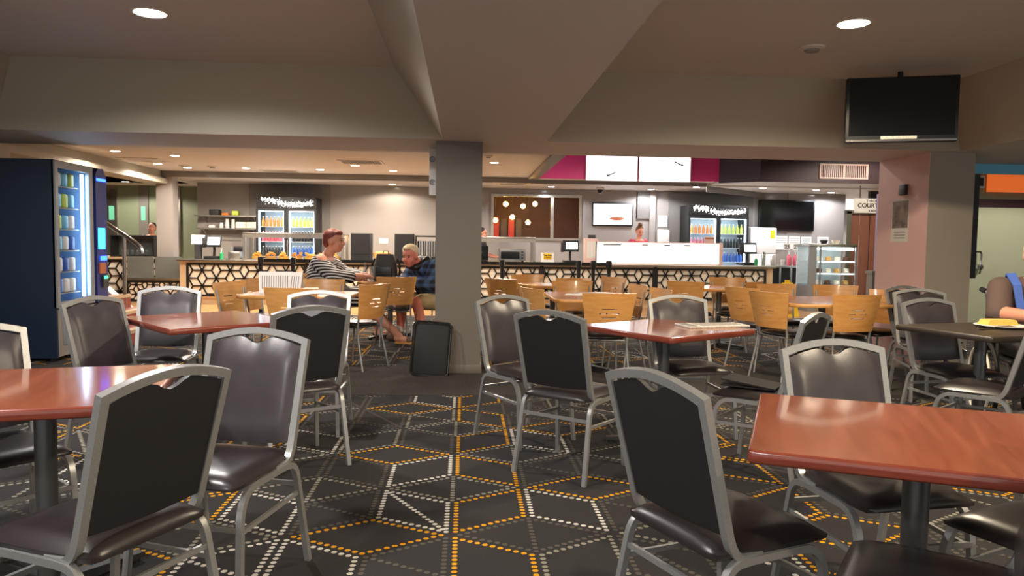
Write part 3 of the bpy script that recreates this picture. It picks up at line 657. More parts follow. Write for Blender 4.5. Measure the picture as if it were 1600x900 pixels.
# ---------------------------------------------------------------- queue barriers
def post(x, y, label, big=False):
    t = thing('barrier_post', label, 'barrier post', (x, y, 0), 0, 'black belt barrier posts')
    MB().lathe([(0.12, 0), (0.12, 0.018), (0.05, 0.035), (0.04, 0.04)], n=20).build('base', 'black', t)
    r_ = 0.034
    MB().cyl((0, 0, 0.035), (0, 0, 0.90), r_, n=14).build('pole', 'black', t)
    MB().lathe([(r_, 0.86), (0.055 if big else 0.045, 0.87), (0.055 if big else 0.045, 0.99), (0.03, 1.0)], n=16).build('belt_head', 'black', t)
PX = [(-3.51, 'queue barrier post at the left end of the belt, before the left drinks fridge'), (-1.42, 'queue barrier post between the woman and the man'), (0.66, 'queue barrier post just right of the grey pillar'),
      (2.02, 'queue barrier post fourth from the left, before the cash register'), (2.28, 'slim queue barrier post next to the end of the belt'), (2.56, 'thick headed queue barrier post at the right end of the belt')]
for k, (x, l) in enumerate(PX): post(x, 13.0, l, k == 5)
post(-2.96, 13.0, 'queue barrier post hidden behind the woman in stripes')
for x0, x1, l in ((-3.46, -3.01, 'short black belt left of the woman in stripes'), (-2.91, -1.47, 'black belt behind the woman in stripes'), (-1.37, 0.61, 'black belt behind the man and the pillar'), (0.71, 1.97, 'black belt right of the grey pillar'), (2.07, 2.23, 'very short black belt between the two right posts'), (2.33, 2.51, 'last short black belt at the right end of the queue barrier')):
    tag(MB().b2(x0, x1, 12.997, 13.003, 0.905, 0.965).build('barrier_belt', 'black'), l, 'belt', 'queue barrier belts')

# ---------------------------------------------------------------- drinks fridges
def bottle_mesh(r, h, neck):
    return [(r * .9, 0), (r, .01), (r, h * .62), (r * (neck), h * .82), (r * neck, h)]
def fridge(x0, x1, y, z1, label, side):
    t = thing('drinks_fridge', label, 'fridge', ((x0 + x1) / 2, y, 0)); W = (x1 - x0) / 2; D = 0.62; zd = z1 - 0.26
    MB().b2(-W, -W + .04, 0.03, D, 0, z1).b2(W - .04, W, 0.03, D, 0, z1).b2(-W + .04, W - .04, D - .04, D, 0, z1).b2(-W + .04, W - .04, .03, D - .04, 0, .2).b2(-W + .04, W - .04, .03, D - .04, zd + .02, z1).build('cabinet', 'black', t)
    MB().b2(-W + .04, W - .04, D - .05, D - .041, .2, zd).build('liner', 'fridge_liner', t)
    MB().b2(-W, W, 0.0, 0.03, zd + .03, z1).build('header_sign', 'splash', t)
    for k in (0, 1):
        a, c = (-W, -.005) if k == 0 else (.005, W); f_ = .045
        d = MB().b2(a, a + f_, -.02, .03, .12, zd + .02).b2(c - f_, c, -.02, .03, .12, zd + .02).b2(a + f_, c - f_, -.02, .03, zd - .04, zd + .02).b2(a + f_, c - f_, -.02, .03, .12, .18).build('door', 'black', t)
        MB().b2(a + f_, c - f_, 0.0, 0.006, .18, zd - .04).build('pane', 'glass', d)
        hx = c - .022 if k == 0 else a + .022
        MB().b2(hx - .008, hx + .008, -.045, -.022, .9, 1.3).build('handle', 'grey_trim', d)
        for xs in (a + f_ + .012, c - f_ - .012): MB().b2(xs - .01, xs + .01, .05, .07, .22, zd - .06).build('light_strip', 'fridge_light', t)
        MB().b2(a + f_, c - f_, .05, .10, zd - .05, zd - .02).build('top_light', 'fridge_light', t)
    for j in range(5):
        z = .30 + j * (zd - .36) / 5
        MB().b2(-W + .045, W - .045, .06, D - .06, z - .012, z).build('shelf', 'fridge_liner', t)
    return zd
CAP = {'yellow': 'yellow', 'red': 'red', 'blue': 'blue', 'black': 'black', 'orange': 'orange', 'sky': 'sky', 'lime': 'lime'}
def bottles(x0, x1, y, z, n, h, m, label, group, r=0.032):
    src = None
    for k in range(n):
        x = x0 + (x1 - x0) * k / max(1, n - 1)
        if src is None:
            o = MB().lathe(bottle_mesh(r, h, .45), n=10).build('bottle', m); MB().lathe([(r * .5, h), (r * .5, h + .018)], n=8).build('cap', 'white', o); src = o
        else: o = copy_tree(src)
        o.location = (x, y, z); tag(o, label, 'bottle', group)
for (x0, x1, y, z1, side, lab) in ((-4.50, -3.22, 16.35, 2.22, 'left', 'black two door drinks fridge with lit header behind the woman in stripes'), (5.0, 6.38, 16.35, 2.20, 'right', 'black two door drinks fridge with lit header behind the lit menu board')):
    zd = fridge(x0, x1, y, z1, lab, side); xm = (x0 + x1) / 2; zz = [.30 + j * (zd - .36) / 5 for j in range(5)]
    for (a, c, dn) in ((x0 + .12, xm - .12, 'left'), (xm + .12, x1 - .12, 'right')):
        rows = [(4, 'orange' if dn == 'left' else 'lime', .20, 6), (3, 'pink' if dn == 'left' else 'black', .21, 7), (2, 'charcoal' if dn == 'left' else 'blue', .20, 7)]
        for (j, m, h, n) in rows:
            cn = {'orange': 'orange', 'lime': 'yellow green', 'pink': 'pink', 'black': 'black', 'charcoal': 'dark', 'blue': 'blue'}[m]
            sh = {4: 'top', 3: 'second', 2: 'third'}[j]
            bottles(a, c, y + .12, zz[j], n, h, m, f'small {cn} bottle in the row on the {sh} shelf, {dn} door of {side} fridge', f'{cn} bottles {sh} shelf {dn} door {side} fridge')

# ---------------------------------------------------------------- things on and behind the counter, left of the pillar
def pos(x, y, z, label, fx=1):
    t = thing('cash_register', label, 'cash register', (x, y, z), R(180 if fx < 0 else 0))
    MB().b2(-.15, .15, -.14, .16, 0, .06, .008).build('base', 'black', t)
    MB().tube([(0, .05, .06), (0, .08, .2), (0, .03, .30)], .025, n=8).build('stand', 'black', t)
    MB().box((0, -.01, .36), (.33, .03, .24), .008, rx=R(-14)).build('monitor', 'black', t)
    MB().box((.02, -.028, .362), (.24, .006, .15), 0, rx=R(-14)).build('screen', 'screen_dim', t)
    MB().box((-.17, -.02, .33), (.07, .05, .2), .01).build('card_reader', 'charcoal', t)
    return t
pos(-5.05, 15.25, ZK, 'black cash register at the left end of the counter')
for k, (x, h) in enumerate(((-5.42, .34),)):
    t = thing('table_lamp', 'bright white square display on a dark stand at the counter end', 'display', (-5.36, 15.3, ZK))
    MB().b2(-.06, .06, -.05, .05, 0, .30).build('stand', 'charcoal', t); MB().b2(-.13, .13, -.02, .02, .30, .48, .004).build('lit_panel', 'screen_white', t)
def jar(name, x, y, z, prof, m, label, cat, cap=None, group=None):
    o = MB().lathe(prof, n=14).build(name, m); o.location = (x, y, z)
    if cap: MB().lathe(cap[0], n=10).build(cap[2] if len(cap) > 2 else 'pump', cap[1], o)
    return tag(o, label, cat, group)
pump = ([(.012, .15), (.012, .17), (.006, .172), (.006, .2), (.02, .2), (.02, .212)], 'white')
jar('sanitiser_bottle', -4.84, 15.1, ZK, [(.034, 0), (.036, .12), (.012, .15)], 'green_gel', 'green hand gel pump bottle by the left cash register', 'bottle', pump)
t = thing('coffee_grinder', 'small steel and black appliance right of the green gel bottle', 'appliance', (-4.62, 15.3, ZK))
MB().b2(-.12, .12, -.12, .12, 0, .16, .01).build('body', 'steel', t); MB().b2(-.02, .15, -.10, .10, .16, .26, .01).build('hood', 'black', t); MB().cyl((-.07, 0, .16), (-.07, 0, .24), .05).build('hopper', 'grey_trim', t)
# glass fronted hot food display
def hot_display(x0, x1, label, zt=1.40, m='steel', lamp=True):
    t = thing('food_display', label, 'display case', ((x0 + x1) / 2, 15.3, ZK)); W = (x1 - x0) / 2; H = zt - ZK
    for sx in (-W, W - .05):
        for sy in (-.28, .30): MB().b2(sx, sx + .05, sy, sy + .05, 0, H).build('upright', m, t)
    MB().b2(-W, W, -.30, .36, H, H + .035, .004).build('canopy', m, t)
    MB().b2(-W, W, -.30, -.28, H - .07, H).build('fascia', m, t)
    MB().b2(-W + .05, W - .05, -.27, -.262, .02, H - .08).build('glass_front', 'glass', t)
    MB().b2(-W, W, -.30, .36, 0, .02).build('deck', m, t)
    if lamp: MB().b2(-W + .1, W - .1, -.02, .06, H - .05, H - .02).build('lamp', 'heat_lamp', t)
    return t
hot_display(-4.40, -2.42, 'long steel framed hot food display with warm light on the left counter')
for k in range(7):
    x = -4.18 + k * .26; o = MB()
    for q in range(9): o.ell((random.uniform(-.08, .08), random.uniform(-.06, .06), .05 + random.uniform(0, .07)), (.04, .03, .026), 7, 5, (random.random(), random.random(), random.random()))
    o.lathe([(.10, 0), (.115, .05), (.11, .05), (.098, .01)], n=14, cap=True)
    o = o.build('food_tray', 'bread' if k % 2 else 'fries'); o.location = (x, 15.28, ZK + .02)
    tag(o, 'heaped tray of golden fried food inside the hot display', 'food', 'trays of fried food in hot display')
for x, d, l in ((-2.08, .40, 'black boxy case on the counter beside the woman'), (-1.22, .38, 'black boxy case on the counter behind the man')):
    t = thing('black_case', l, 'speaker', (x, 15.15, ZK)); MB().b2(-d / 2, d / 2, -.15, .2, 0, .56, .006).build('cabinet', 'charcoal', t)
    MB().b2(-d / 2 + .015, d / 2 - .015, -.158, -.15, .015, .12).b2(-d / 2 + .015, d / 2 - .015, -.158, -.15, .135, .545).build('front_panel', 'black', t)
bk = thing('bread_basket', 'wicker basket of bread between the two black cases', 'basket', (-1.67, 15.1, ZK))
MB().lathe([(.13, 0), (.18, .15), (.19, .17), (.175, .17), (.125, .02)], n=20).build('basket', 'wicker', bk)
for k in range(6): tag(MB().ell((0, 0, 0), (.06, .045, .04), 9, 6).build('bread_roll', 'bread', None, 80, (-1.67 + .08 * math.cos(k), 15.1 + .08 * math.sin(k), ZK + .16)), 'bread roll in the wicker basket', 'bread', 'rolls in basket')
t = thing('cutlery_holder', 'steel cutlery holder beside the grey pillar behind the man', 'holder', (-.72, 15.2, ZK))
MB().b2(-.28, .28, -.12, .12, 0, .10).b2(-.28, -.26, -.12, .12, .1, .5).b2(.26, .28, -.12, .12, .1, .5).b2(-.28, .28, -.12, .12, .5, .53).build('frame', 'black', t)
for k in range(5): MB().cyl((-.2 + k * .1, 0, .1), (-.2 + k * .1, 0, .42), .042, n=12).build('cup', 'chrome', t)
tag(MB().b2(-1.95, -1.75, YW - .012, YW, 1.24, 1.36, .003).build('power_outlet', 'white', None), 'white double power outlet on the wall between the black cases', 'outlet')
# shelves on the servery wall
for z, x0, l in ((1.82, -5.95, 'upper steel wall shelf left of the drinks fridge'), (1.54, -5.9, 'lower steel wall shelf left of the drinks fridge')):
    t = thing('wall_shelf', l, 'shelf', (-5.2, YW - .18, z)); MB().b2(-.75 + (x0 + 5.95), .62, -.17, .17, -.03, 0).build('board', 'steel', t)
    for x in (-.6, .5): MB().prism([(.17, -.03), (.17, -.16), (-.1, -.03)], 'x', x, x + .02).build('bracket', 'steel', t)
for n, x, z, d, m, l in (('storage_box', -5.55, 1.82, (.22, .2, .13), 'charcoal', 'dark bag like box at the left of the upper wall shelf'), ('storage_box', -5.1, 1.82, (.14, .16, .11), 'lime', 'yellow green box on the upper wall shelf'), ('storage_box', -5.32, 1.82, (.16, .16, .06), 'orange', 'flat brown packet on the upper wall shelf'),
                         ('storage_box', -5.62, 1.54, (.14, .1, .06), 'white', 'small white label box at the left of the lower wall shelf'), ('takeaway_box', -4.97, 1.54, (.22, .2, .14), 'cream', 'cream takeaway box on the lower shelf, left of a matching one'), ('takeaway_box', -4.74, 1.54, (.22, .2, .14), 'cream', 'cream takeaway box at the right end of the lower shelf')):
    tag(MB().box((0, 0, d[2] / 2), d, .02).build(n, m, None, 38, (x, YW - .18, z)), l, 'box')
for k in range(3):
    h_ = (.12, .22, .20)[k]; jar('cup_stack', -5.42 + k * .13, YW - .18, 1.54, [(.045, 0), (.035, h_ - .01), (.035, h_)], 'white', ('short stack of white cups, leftmost on the lower shelf', 'tall stack of white cups in the middle of the lower shelf', 'stack of white cups next to the cream takeaway boxes')[k], 'cups', None, 'paper cup stacks')
# wall louvres below the shelves
for k in range(5): tag(MB().b2(-5.85 + .05 * k, -5.25 + .05 * k, YW - .015, YW, 1.70 - k * .11, 1.725 - k * .11).build('wall_rail', 'steel'), 'narrow steel rail on the wall behind the counter shelves', 'rail', 'steel wall rails')

# ---------------------------------------------------------------- right of the pillar
hot_display(-.15, 1.44, 'steel framed glass display right of the grey pillar holding an oven', 1.38, 'steel', False)
t = thing('laptop', 'open black laptop like screen behind the grey pillar', 'computer', (.28, 15.2, ZK + .02)); MB().b2(-.2, .2, -.12, .12, 0, .02).build('keyboard', 'black', t); MB().box((0, .12, .17), (.42, .02, .3), .004, rx=R(-15)).build('screen', 'black_gloss', t)
t = thing('toaster_oven', 'silver toaster oven inside the right glass display', 'oven', (.98, 15.3, ZK + .02))
MB().b2(-.27, .27, -.18, .2, .02, .26, .01).build('body', 'grey_trim', t); MB().b2(-.24, .14, -.19, -.18, .06, .2).build('window', 'black_gloss', t); MB().b2(-.24, .14, -.21, -.195, .21, .222).build('handle', 'chrome', t)
for k in range(3): MB().cyl((.2, -.2, .08 + k * .06), (.2, -.18, .08 + k * .06), .018).build('knob', 'black', t)
for sx in (-.22, .22): MB().b2(sx - .02, sx + .02, -.1, .1, 0, .02).build('foot', 'black', t)
t = thing('closed_sign', 'white card sign with yellow patch reading This Side Closed', 'sign', (1.68, 14.95, ZK)); MB().box((0, 0, .11), (.27, .008, .22), rx=R(-6)).build('card', 'paper', t)
MB().box((0, -.006, .14), (.16, .004, .12), rx=R(-6)).build('yellow_patch', 'yellow', t)
text('lettering', 'This Side', .048, (0, -.014, .165), 0, 'ink', t); text('lettering', 'Closed', .048, (0, -.011, .115), 0, 'ink', t)
for k in range(2): MB().b2(-.1, .1, .006, .05, 0, .004).build('easel_foot', 'paper', t) if k == 0 else None
pos(2.2, 15.3, ZK, 'black cash register left of the pink collection box')
t = thing('collection_box', 'pale pink collection box with clear window beside the lit menu board', 'box', (2.58, 15.1, ZK)); MB().b2(-.13, .13, -.1, .1, 0, .52, .01).build('body', 'pink_pale', t); MB().b2(-.09, .09, -.105, -.1, .12, .46).build('window', 'paper', t)
tag(MB().b2(2.75, 2.92, 16.4, 16.46, 0, 1.50, .01).build('card_terminal_stand', 'charcoal'), 'dark slim stand behind the pink collection box', 'stand')
t = thing('menu_board', 'long brightly lit menu board standing on the counter', 'sign', (4.0, 15.0, ZK)); MB().b2(-1.33, 1.33, 0.0, .04, 0, .46, .004).build('frame', 'pink_pale', t)
MB().b2(-1.30, 1.25, -.006, 0, .02, .44).build('lit_face', 'lightbox', t)
for k, (a, c) in enumerate(((-1.2, -.45), (-.4, .02), (.06, .42), (.48, 1.2))):
    MB().b2(a, c, -.009, -.007, .425, .429).b2(a, a + .004, -.009, -.007, .03, .425).b2(c - .004, c, -.009, -.007, .03, .425).build('panel_border', 'pink_pale', t)
    MB().b2(a + .03, a + (.4 if k == 0 else .16), -.009, -.007, .385, .41).build('heading_line', 'ink', t)
t = thing('small_sign', 'small pink card sign on top of the lit menu board', 'sign', (5.05, 15.02, ZK + .46)); MB().b2(-.11, .11, 0, .006, 0, .12).build('card', 'pink_pale', t); MB().b2(-.1, .1, -.003, 0, .08, .11).build('band', 'copper_sign', t)
pos(5.95, 15.2, ZK, 'black cash register at the right end of the counter')
jar('sanitiser_bottle', 6.02, 14.95, ZK, [(.034, 0), (.036, .12), (.012, .15)], 'green_gel', 'green hand gel pump bottle by the right cash register', 'bottle', pump)
jar('steel_shaker', 6.2, 15.0, ZK, [(.035, 0), (.042, .24), (.03, .27), (.02, .29)], 'chrome', 'tall steel shaker by the right cash register', 'shaker')
# hanging menu screens
for k, (x0, x1, l) in enumerate(((2.42, 3.47, 'left of two bright hanging menu screens'), (3.50, 4.56, 'right of two bright hanging menu screens'))):
    t = thing('menu_screen', l, 'screen', ((x0 + x1) / 2, 14.85, 2.57)); W = (x1 - x0) / 2
    MB().b2(-W, W, 0, .06, 0, .53, .006).build('housing', 'white', t); MB().b2(-W + .008, W - .008, -.004, 0, .008, .522).build('display', 'screen_white', t)
    MB().cyl((0, .03, .53), (0, .03, .88), .018).build('hanger', 'grey_trim', t)
    sx = -.02 if k == 0 else .28; sy = .14 if k == 0 else .38; dd = -1 if k == 0 else 1
    a0 = Vector((sx - dd * .09, -.007, sy + .03)); a1 = Vector((sx + dd * .05, -.007, sy - .03))
    d_ = (a1 - a0).normalized(); s_ = Vector((-d_.z, 0, d_.x))
    MB().tube([a0, a1], .024, ref=(0, 1, 0), h=.004).add([a1 + s_ * .03, a1 - s_ * .03, a1 + d_ * .06], [(0, 1, 2)]).build('arrow', 'table_base', t)
# wall screens and notices
t = thing('wall_screen', 'lit wall screen showing a burger promotion behind the server', 'screen', (3.42, YW - .06, 1.72)); MB().b2(-.48, .48, 0, .05, 0, .54, .006).build('bezel', 'black', t); MB().b2(-.45, .45, -.004, 0, .03, .51).build('display', 'screen_dim', t)
MB().ell((.1, -.008, .17), (.18, .003, .04), 14, 6).build('food_picture', 'copper_sign', t)
t = thing('wall_television', 'large black switched off television above the white fridge', 'television', (7.55, YW - .10, 1.67)); MB().b2(-.67, .67, 0, .06, 0, .72, .008).build('bezel', 'black', t); MB().b2(-.64, .64, -.003, 0, .03, .69).build('display', 'black_gloss', t); MB().b2(-.2, .2, .06, .10, .2, .5).build('wall_bracket', 'black', t)
t = thing('security_camera', 'white dome security camera on the servery ceiling', 'camera', (2.96, 16.2, ZS)); MB().lathe([(.09, -.06), (.09, 0)], n=18).build('mount', 'white', t); MB().ell((0, 0, -.07), (.065, .065, .07), 14, 8).build('dome', 'black_gloss', t)
t = thing('upright_fridge', 'white domestic upright fridge right of the drinks fridge', 'fridge', (6.75, 16.38, 0)); MB().b2(-.30, .30, 0.04, .62, 0.02, 1.72, .012).build('body', 'white_gloss', t); MB().b2(-.30, .30, 0, .038, .04, 1.12, .008).b2(-.30, .30, 0, .038, 1.13, 1.71, .008).build('door', 'white_gloss', t); MB().b2(.16, .26, -.004, 0, 1.48, 1.66).build('rating_label', 'yellow', t)
MB().b2(-.3, .3, .05, .6, 0, .02).build('base', 'black', t)
for x0, x1, z0, z1, m, l in ((7.0, 7.24, 1.25, 1.55, 'teal_paper', 'teal notice sheet under the black television'), (7.28, 7.62, 1.22, 1.55, 'paper', 'white notice sheet next to the teal one'), (7.65, 7.92, 1.24, 1.55, 'paper', 'white notice sheet third under the black television'), (7.95, 8.2, 1.2, 1.54, 'paper', 'tall white notice with red foot under the black television'), (8.35, 8.62, 1.28, 1.54, 'paper', 'single white notice right of the black television'), (4.50, 4.72, 1.72, 1.98, 'paper', 'white gridded notice above the soap dispenser')):
    t = tag(MB().b2(x0, x1, YW - .026, YW - .021, z0, z1).build('notice', m), l, 'notice')
    for q in range(3): MB().b2(x0 + .03, x1 - .03, YW - .028, YW - .026, z1 - .06 - q * .05, z1 - .05 - q * .05).build('text_line', 'ink_grey', t)
t = thing('soap_dispenser', 'white towel dispenser on the wall beside the drinks fridge', 'dispenser', (4.62, YW - .12, 1.25)); MB().b2(-.14, .14, 0, .12, 0, .4, .02).build('body', 'white', t); MB().b2(-.08, .08, -.004, 0, .04, .07).build('slot', 'black', t)
struct(MB().b2(4.28, 4.42, YW - .1, YW, 0, ZS).build('trim_6', 'servery_wall')); struct(MB().b2(4.0, 4.28, YW - .05, YW, 1.9, ZS).build('trim_7', 'grey_wall'))
# drink station on the right
bs = thing('drinks_bench', 'steel bench with dark underside between counter and cake cabinet', 'bench', (6.85, 15.5, 0)); MB().b2(-.42, .5, -.3, .35, .85, .89, .005).build('bench_top', 'steel', bs)
for x in (-.4, .05, .46):
    for y_ in (-.28, .27): MB().b2(x - .02, x + .02, y_, y_ + .03, 0, .85).build('leg', 'steel', bs)
MB().b2(-.42, .5, -.26, .3, .25, .27).build('under_shelf', 'steel', bs); MB().b2(-.42, .5, .30, .34, 0, .85).build('back_panel', 'kitchen_dark', bs)
for k, (x, m, n, l) in enumerate(((6.92, 'pink', 'syrup_bottle', 'pink syrup pump bottle, left of two on the drinks bench'), (7.06, 'pink', 'syrup_bottle', 'pink syrup pump bottle, right of two on the drinks bench'), (7.2, 'white', 'syrup_bottle', 'white pump bottle with blue label on the drinks bench'), (7.32, 'blue', 'syrup_bottle', 'blue pump bottle at the right of the drinks bench'))):
    o = jar(n, x, 15.4, ZK, [(.05, 0), (.052, .17), (.02, .24)], m, l, 'bottle', ([(.012, .24), (.012, .3), (.03, .3), (.03, .315)], 'white'))
jar('steel_jug', 6.58, 15.4, ZK, [(.06, 0), (.065, .2), (.05, .22)], 'steel', 'steel jug at the left of the drinks bench', 'jug'); jar('white_cup', 6.74, 15.3, ZK, [(.035, 0), (.045, .13)], 'white', 'small white cup on the drinks bench', 'cup')
for x, s_ in ((6.80, '25'), (7.0, '23')):
    t = thing('table_number', f'white numbered card {"left" if s_ == "25" else "right"} of the pair, reading {s_}', 'sign', (x, 15.25, ZK)); MB().cyl((0, 0, 0), (0, 0, .36), .006).cyl((0, 0, 0), (0, 0, .008), .04).build('stand', 'chrome', t); MB().b2(-.075, .075, -.004, .004, .33, .47).build('card', 'paper', t); text('number', s_, .11, (0, -.006, .40), 0, 'ink', t)
t = thing('tub', 'grey plastic tub under the drinks bench', 'tub', (6.75, 15.4, .27)); MB().b2(-.16, .16, -.12, .12, 0, .2, .02).build('tub_body', 'grey_trim', t); MB().b2(-.17, .17, -.13, .13, .2, .22).build('lid', 'grey_trim', t)
def wet_sign(x, y, label, rz=0):
    t = thing('floor_sign', label, 'sign', (x, y, 0), rz)
    for s in (-1, 1):
        b = MB(); zt = .62
        b.add([(-.15, s * .17, 0), (.15, s * .17, 0), (.11, s * .012, zt), (-.11, s * .012, zt), (-.15, s * .18, 0), (.15, s * .18, 0), (.11, s * .022, zt), (-.11, s * .022, zt)], [(0, 1, 2, 3), (4, 7, 6, 5), (0, 4, 5, 1), (2, 6, 7, 3), (0, 3, 7, 4), (1, 5, 6, 2)])
        b.build('panel', 'yellow', t)
    MB().b2(-.05, .05, -.012, .012, zt - .02, zt + .05).build('grip', 'yellow', t)
wet_sign(6.05, 13.5, 'yellow caution floor sign before the drinks bench', R(15)); wet_sign(-6.35, 13.3, 'yellow caution floor sign behind the stair hand rail', R(30))
# glass cake cabinet
cc = thing('cake_cabinet', 'tall glass cake cabinet brightly lit inside', 'display case', (7.38, 14.4, 0))
MB().b2(-.50, .50, 0, .62, 0, .52).build('base', 'grey_trim', cc); MB().b2(-.30, .5, -.006, 0, .1, .5).build('base_panel', 'choc', cc); MB().b2(-.50, .50, 0, .62, 1.30, 1.36, .006).build('top', 'steel', cc)
for x in (-.5, -.27, .46): MB().b2(x, x + (.16 if x == -.5 else .03), 0, .03, .52, 1.30).build('upright', 'grey_trim', cc)
MB().b2(-.47, .47, .58, .61, .52, 1.30).build('back', 'fridge_liner', cc); MB().b2(-.30, .48, .004, .01, .54, 1.28).build('glass_front', 'glass', cc)
MB().cyl((-.28, .1, 1.26), (.46, .1, 1.26), .022).build('lamp_tube', 'case_light', cc)
for z in (.54, .78, 1.02): MB().b2(-.47, .47, .05, .56, z - .012, z).build('shelf', 'clear', cc); MB().b2(-.28, .46, .05, .06, z - .03, z - .012).build('shelf_light', 'case_light', cc)
for j, z in enumerate((.54, .78, 1.02)):
    for k in range(4):
        x = 7.2 + k * .19; o = MB().lathe([(.075, 0), (.08, .01), (.062, .012), (.062, .075), (.03, .085)], n=14); o = o.build('cake', ('cake', 'choc', 'cake', 'bread')[(j + k) % 4], None, 38, (x, 14.62, z))
        tag(o, f"small round cake on the {('bottom', 'middle', 'top')[j]} shelf of the cake cabinet", 'cake', f"cakes on {('bottom', 'middle', 'top')[j]} cabinet shelf")
for x, r_, l in ((7.3, .08, 'dark basket bowl on top of the cake cabinet'), (7.55, .09, 'pale bowl on top of the cake cabinet')): jar('bowl', x, 14.65, 1.36, [(.05, 0), (r_, .08), (r_ - .01, .08), (.045, .01)], 'charcoal' if r_ < .085 else 'cream', l, 'bowl')
# courtyard doorway with plastic strips and sign
struct(MB().b2(7.95, 8.05, 15.0, 15.12, 0, 2.05).b2(7.95, 10.5, 15.0, 15.12, 2.0, 2.08).build('door_1', 'steel'))
for k in range(4): tag(MB().b2(8.04 + k * .22, 8.25 + k * .22, 15.05 + .012 * (k % 2), 15.054 + .012 * (k % 2), .05, 2.0).build('plastic_strip', 'curtain_brown'), ('leftmost', 'second', 'third', 'fourth')[k] + ' brown tinted plastic strip from the cake cabinet in the courtyard doorway', 'curtain', 'plastic door strips')
t = thing('courtyard_sign', 'white sign pointing through to the courtyard, partly behind the column', 'sign', (8.08, 14.97, 2.02)); MB().b2(0, 1.25, 0, .02, 0, .30).build('board', 'paper', t)
text('lettering', 'THROUGH TO', .075, (.50, -.004, .245), 0, 'ink', t); text('lettering', 'COURTYARD', .128, (.46, -.004, .148), 0, 'ink', t); text('lettering', '& KIDS PLAY', .055, (.46, -.004, .045), 0, 'ink', t)
for x in (8.2, 9.2): MB().b2(x - 8.08 - .01, x - 8.08 + .01, .004, .012, .30, .58).build('sign_hanger', 'grey_trim', t)
# air grilles
def grille(name, x, y, z, wx, wy, label, n, m='ring'):
    t = thing(name, label, 'vent', (x, y, z), 0, 'ceiling air grilles'); MB().b2(-wx / 2, wx / 2, -wy / 2, -wy / 2 + .04, -.012, 0).b2(-wx / 2, wx / 2, wy / 2 - .04, wy / 2, -.012, 0).b2(-wx / 2, -wx / 2 + .04, -wy / 2 + .04, wy / 2 - .04, -.012, 0).b2(wx / 2 - .04, wx / 2, -wy / 2 + .04, wy / 2 - .04, -.012, 0).build('frame', m, t)
    MB().b2(-wx / 2 + .04, wx / 2 - .04, -wy / 2 + .04, wy / 2 - .04, -.002, 0).build('duct', 'charcoal', t)
    for k in range(n):
        xx = -wx / 2 + .06 + (wx - .12) * k / (n - 1); MB().box((xx, 0, -.007), (.004, wy - .08, .012), ry=R(25)).build('slat', m, t)
grille('ceiling_vent', -3.67, 15.1, ZC, .75, .45, 'slatted ceiling vent above the left drinks fridge', 14); grille('ceiling_vent', -1.8, 13.05, ZC, .75, .55, 'slatted ceiling vent left of the grey pillar, nearer one', 16); grille('ceiling_vent', -5.6, 13.4, ZC, .7, .6, 'slatted ceiling vent between the left downlights', 12); grille('ceiling_vent', 1.0, 15.9, ZS, .6, .3, 'small ceiling vent above the pass through window', 10)
t = thing('wall_vent', 'pink framed wall grille on the maroon bulkhead', 'vent', (7.55, 14.45, 2.66)); x_ = .5
MB().b2(-x_, x_, -.02, 0, 0, .03).b2(-x_, x_, -.02, 0, .27, .30).b2(-x_, -x_ + .03, -.02, 0, .03, .27).b2(x_ - .03, x_, -.02, 0, .03, .27).b2(-.015, .015, -.02, 0, .03, .27).build('frame', 'pink_pale', t); MB().b2(-x_ + .03, x_ - .03, -.004, 0, .03, .27).build('duct', 'maroon', t)
for k in range(24): MB().b2(-.455 + k * .0395, -.443 + k * .0395, -.018, -.004, .03, .27).build('slat', 'pink_pale', t)
# ---------------------------------------------------------------- vending machine
vm = thing('vending_machine', 'tall dark navy vending machine with lit glass front facing right', 'vending machine', (-4.18, 7.85, 0))
MB().b2(-.95, 0, 0, .03, .04, 2.08).b2(-.95, 0, 1.02, 1.05, .04, 2.08).b2(-.95, -.92, .03, 1.02, .04, 2.08).b2(-.92, -.02, .03, 1.02, 2.05, 2.08).b2(-.92, -.04, .03, 1.02, .54, .57).build('cabinet', 'navy', vm)
MB().b2(-.9, -.02, .06, .74, .57, .58).b2(-.9, -.02, .035, .045, .58, 2.03).b2(-.9, -.88, .05, .74, .58, 2.03).build('liner', 'liner_blue', vm)
MB().b2(-.9, -.02, .735, .75, .58, 2.04).build('inner_wall', 'liner_blue', vm)
MB().b2(-.92, -.002, .03, 1.02, .05, .54).build('lower_door', 'vending_base', vm)
fl = MB().b2(-.002, .006, .12, .66, .16, .44, .004).build('delivery_flap', 'grey_trim', vm); MB().b2(.006, .018, .25, .5, .40, .42).build('flap_handle', 'black', fl)
for x in (-.85, -.1):
    for y in (.1, .95): MB().cyl((x, y, 0), (x, y, .05), .03).build('foot', 'black', vm)
fr = MB().b2(-.02, .02, .0, .05, .56, 2.07).b2(-.02, .02, .68, .76, .56, 2.07).b2(-.02, .02, .05, .68, 2.0, 2.07).b2(-.02, .02, .05, .68, .56, .62).build('door_frame', 'grey_trim', vm)
MB().b2(-.006, .0, .05, .68, .62, 2.0).build('pane', 'glass', fr)
MB().cyl((-.035, .63, .64), (-.035, .63, 1.98), .016, n=10).build('light_tube', 'tube_light', vm)
MB().b2(-.06, -.01, .76, .80, .56, 2.06).build('silver_pillar', 'grey_trim', vm)
cp = MB().prism([(.80, .56), (1.05, .56), (1.05, 1.98), (.98, 2.07), (.86, 2.07), (.80, 2.0)], 'x', -.05, .03).build('control_panel', 'blue_panel', vm)
MB().b2(.03, .036, .82, 1.03, 1.93, 1.96).build('led_strip', 'led_blue', cp); MB().b2(.03, .036, .84, .99, 1.16, 1.40).build('display', 'led_cyan', cp); MB().b2(.03, .04, .88, 1.02, 1.03, 1.08).build('card_light', 'led_blue', cp)
